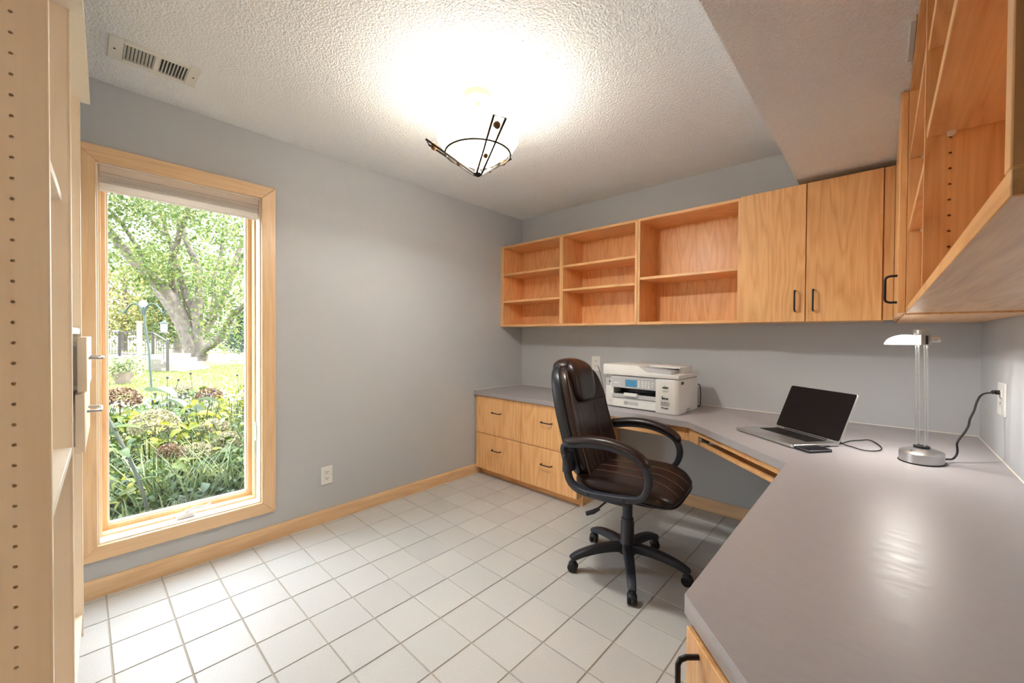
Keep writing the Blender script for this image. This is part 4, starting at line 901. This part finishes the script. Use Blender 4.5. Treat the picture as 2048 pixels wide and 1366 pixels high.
def big_leaf(par, pos, L_, W_, az, tilt, mat):
    k = (round(L_, 2), round(W_, 2), mat.name)
    if k not in LM:
        V, Fc = leafgrid(L_, W_); me = bpy.data.meshes.new('leaf'); me.from_pydata(V, [], Fc); me.materials.append(mat)
        for q_ in me.polygons: q_.use_smooth = True
        LM[k] = me
    o = bpy.data.objects.new('leaf', LM[k]); COL.objects.link(o); o.parent = par; o.location = Vector(pos)-root_off(par); o.rotation_euler = (random.uniform(-.4, .4), tilt, az); return o
def bedpt(x):
    d = 2.717-x; return random.uniform(-3.076+.031*d-.25, -3.076+.235*d+.35)
# leafy clumps
n_ = 0
for row, (xr, hh, cnt) in enumerate((((-.72, -.62), .34, 7), ((-1.1, -.75), .48, 8), ((-1.7, -1.05), .62, 8), ((-2.6, -1.8), .74, 9), ((-3.7, -2.7), .72, 9), ((-4.4, -3.7), .55, 7))):
    for k in range(cnt):
        x = random.uniform(*xr); d = 2.717-x; y0_, y1_ = -3.076+.031*d-.3, -3.076+.235*d+.35; y = y0_+(y1_-y0_)*(k+random.random())/cnt
        mat, lb, gp = random.choice(((G1, 'green leafy perennial clump in the bed outside the window', 'green clumps in the flower bed'), (G1, 'green leafy perennial clump in the bed outside the window', 'green clumps in the flower bed'), (G2, 'yellow green leafy clump in the bed outside the window', 'yellow green clumps in the flower bed'), (G3, 'grey green leafy clump in the bed outside the window', 'grey green clumps in the flower bed')))
        t = thing('leafy_perennial', lb, 'plant', (x, y, GZ), gp); h_ = hh*random.uniform(.85, 1.15)
        V, Fc = [], []
        for _ in range(170):
            a = random.uniform(0, 6.28); r = .26*math.sqrt(random.random()); z = GZ+h_*random.uniform(.15, 1)*(1-.35*(r/.26)**2); L_ = random.uniform(.045, .10); W_ = L_*random.uniform(.3, .55)
            v_, f_ = leafgrid(L_, W_, .5, .2); mt = Matrix.Translation((x+r*math.cos(a), y+r*math.sin(a), z))@Matrix.Rotation(a+random.gauss(0, .8), 4, 'Z')@Matrix.Rotation(random.uniform(-.9, .6), 4, 'Y')@Matrix.Rotation(random.gauss(0, .6), 4, 'X')
            i0 = len(V); V += [tuple(mt@Vector(q_)) for q_ in v_]; Fc += [tuple(q_+i0 for q_ in f__) for f__ in f_]
        rawmesh('foliage', V, Fc, mat, t, True)['kind'] = 'stuff'
        q = B()
        for _ in range(7):
            a = random.uniform(0, 6.28); q.tube([(x, y, GZ), (x+.06*math.cos(a), y+.06*math.sin(a), GZ+h_*.5), (x+.16*math.cos(a), y+.16*math.sin(a), GZ+h_*.85)], .004, 5)
        part('stems', q, stemm, t)['kind'] = 'stuff'
# grasses
for k in range(22):
    x = random.choice((random.uniform(-.75, -.45), random.uniform(-1.6, -.7), random.uniform(-3, -1.5))); y = bedpt(x)
    t = thing('grass_clump', 'clump of thin arching grass blades in the bed outside the window', 'grass clump', (x, y, GZ), 'grass clumps in the flower bed')
    blades('blades', (x, y, GZ), 46, .50 if x > -.7 else .72, .3, BL, t)
# hydrangea heads: pixel, plane x, radius
for i, (u, v, x, r, mat, lb) in enumerate(((310, 850, -1.6, .16, HC, 'large pale cream hydrangea head in the middle of the bed'), (240, 802, -2.3, .15, HB, 'dried brown hydrangea head at the window edge of the bed'), (428, 858, -1.7, .12, HC, 'tan hydrangea head above the grasses near the gravel'), (455, 885, -1.4, .12, HC, 'cream green hydrangea head low beside tall blades'),
        (340, 905, -1.1, .085, HB, 'small reddish brown hydrangea head in front of the cream one'), (418, 792, -3.2, .13, HB, 'brown tinged hydrangea head next to the gravel path'), (362, 782, -3.4, .11, HC, 'small cream hydrangea head next to the lawn edge'), (395, 905, -1.2, .10, HC, 'loose pale hydrangea head among arching grass'))):
    c_ = on(u, v, 0, x); t = thing('hydrangea', lb, 'flower', (c_[0], c_[1], GZ))
    V, Fc = [], []
    for _ in range(1100):
        a = random.uniform(0, 6.28); z = random.uniform(-.35, 1); rr = math.sqrt(max(0, 1-z*z))*random.uniform(.82, 1.04); p_ = np.array([c_[0]+r*rr*math.cos(a), c_[1]+r*rr*math.sin(a), c_[2]+r*.75*z*random.uniform(.85, 1.05)])
        a1 = rng.normal(0, 1, 3); a1 /= np.linalg.norm(a1); b1 = np.cross(a1, rng.normal(0, 1, 3)); b1 /= np.linalg.norm(b1); s = r*.075*random.uniform(.6, 1.2); i0 = len(V)
        V += [tuple(p_-a1*s), tuple(p_+b1*s), tuple(p_+a1*s), tuple(p_-b1*s)]; Fc.append((i0, i0+1, i0+2, i0+3))
    rawmesh('flower_head', V, Fc, mat, t)['kind'] = 'stuff'
    part('stem', B().tube(smoothpath([(c_[0]+.05, c_[1]+.03, GZ), (c_[0]+.03, c_[1], GZ+.3), tuple(c_)], 4), .006, 6), stemm, t)
    for k in range(5): big_leaf(t, (c_[0], c_[1], c_[2]-r*.7-random.uniform(0, .15)), .17, .09, k*1.256+random.random(), random.uniform(-.2, .6), G1 if k % 2 else G2)
# the broad-leaved plant
c0 = on(305, 800, 0, -2.6); t = thing('broad_leaf_plant', 'broad grey green leaved plant standing above the other bed plants', 'plant', (c0[0], c0[1], GZ))
part('stem', B().tube([(c0[0], c0[1], GZ), tuple(c0)], .01, 6), stemm, t)
for u, v, L_, W_, az, tl_, m_ in ((292, 782, .30, .20, .9, -.1, G3), (330, 800, .30, .18, 1.1, .3, G3), (362, 815, .26, .15, 1.5, .15, G3), (395, 800, .24, .12, 1.3, -.1, G3), (350, 880, .28, .16, 1.2, .8, G3), (300, 830, .24, .14, .2, .3, G2), (372, 850, .22, .14, 1.3, .1, G2), (395, 830, .22, .14, 1.7, 0, G2), (250, 845, .22, .12, 1.1, -.6, G2), (262, 870, .18, .10, 1.4, -.2, G2), (345, 850, .2, .14, 2.0, .2, G2), (480, 850, .2, .12, 1., .1, G2)):
    p_ = on(u, v, 0, -2.0 if v > 820 else -2.6); big_leaf(t, p_, L_, W_, az, tl_, m_)
# dark seed heads on wiry stems
for k in range(14):
    u, v = random.uniform(330, 490), random.uniform(745, 800); p_ = on(u, v, 0, random.uniform(-3.4, -2.2)); g_ = (p_[0]+random.gauss(0, .06), p_[1]+random.gauss(0, .1), GZ)
    t = thing('seed_head', 'dark round seed head on a wiry stem above the bed', 'flower', g_, 'seed heads above the flower bed')
    part('stem', B().tube(smoothpath([g_, ((g_[0]+p_[0])/2+.02, (g_[1]+p_[1])/2, (GZ+p_[2])*.5), tuple(p_)], 3), .0028, 5), darkst, t)
    part('cone', B().ball(p_, .013, 8, 6), plain('seed_brown', ext((62, 56, 66), .6), .8) if k == 0 else bpy.data.materials['seed_brown'], t)
a_, b_ = on(214, 832, 0, -.9), on(293, 1012, 0, -.45)
t = thing('flower_stalk', 'thick dark green stalk leaning across the bed by the window', 'stalk', (b_[0], b_[1], GZ))
part('stalk', B().tube(smoothpath([(b_[0]+.02, b_[1]+.02, GZ), tuple(b_), tuple((a_+b_)/2+np.array([0, .015, 0])), tuple(a_)], 4), .009, 8), darkst, t)
for s in (.25, .6, .85): big_leaf(t, tuple(b_+(a_-b_)*s), .15, .05, random.uniform(0, 3), -.2, G1)
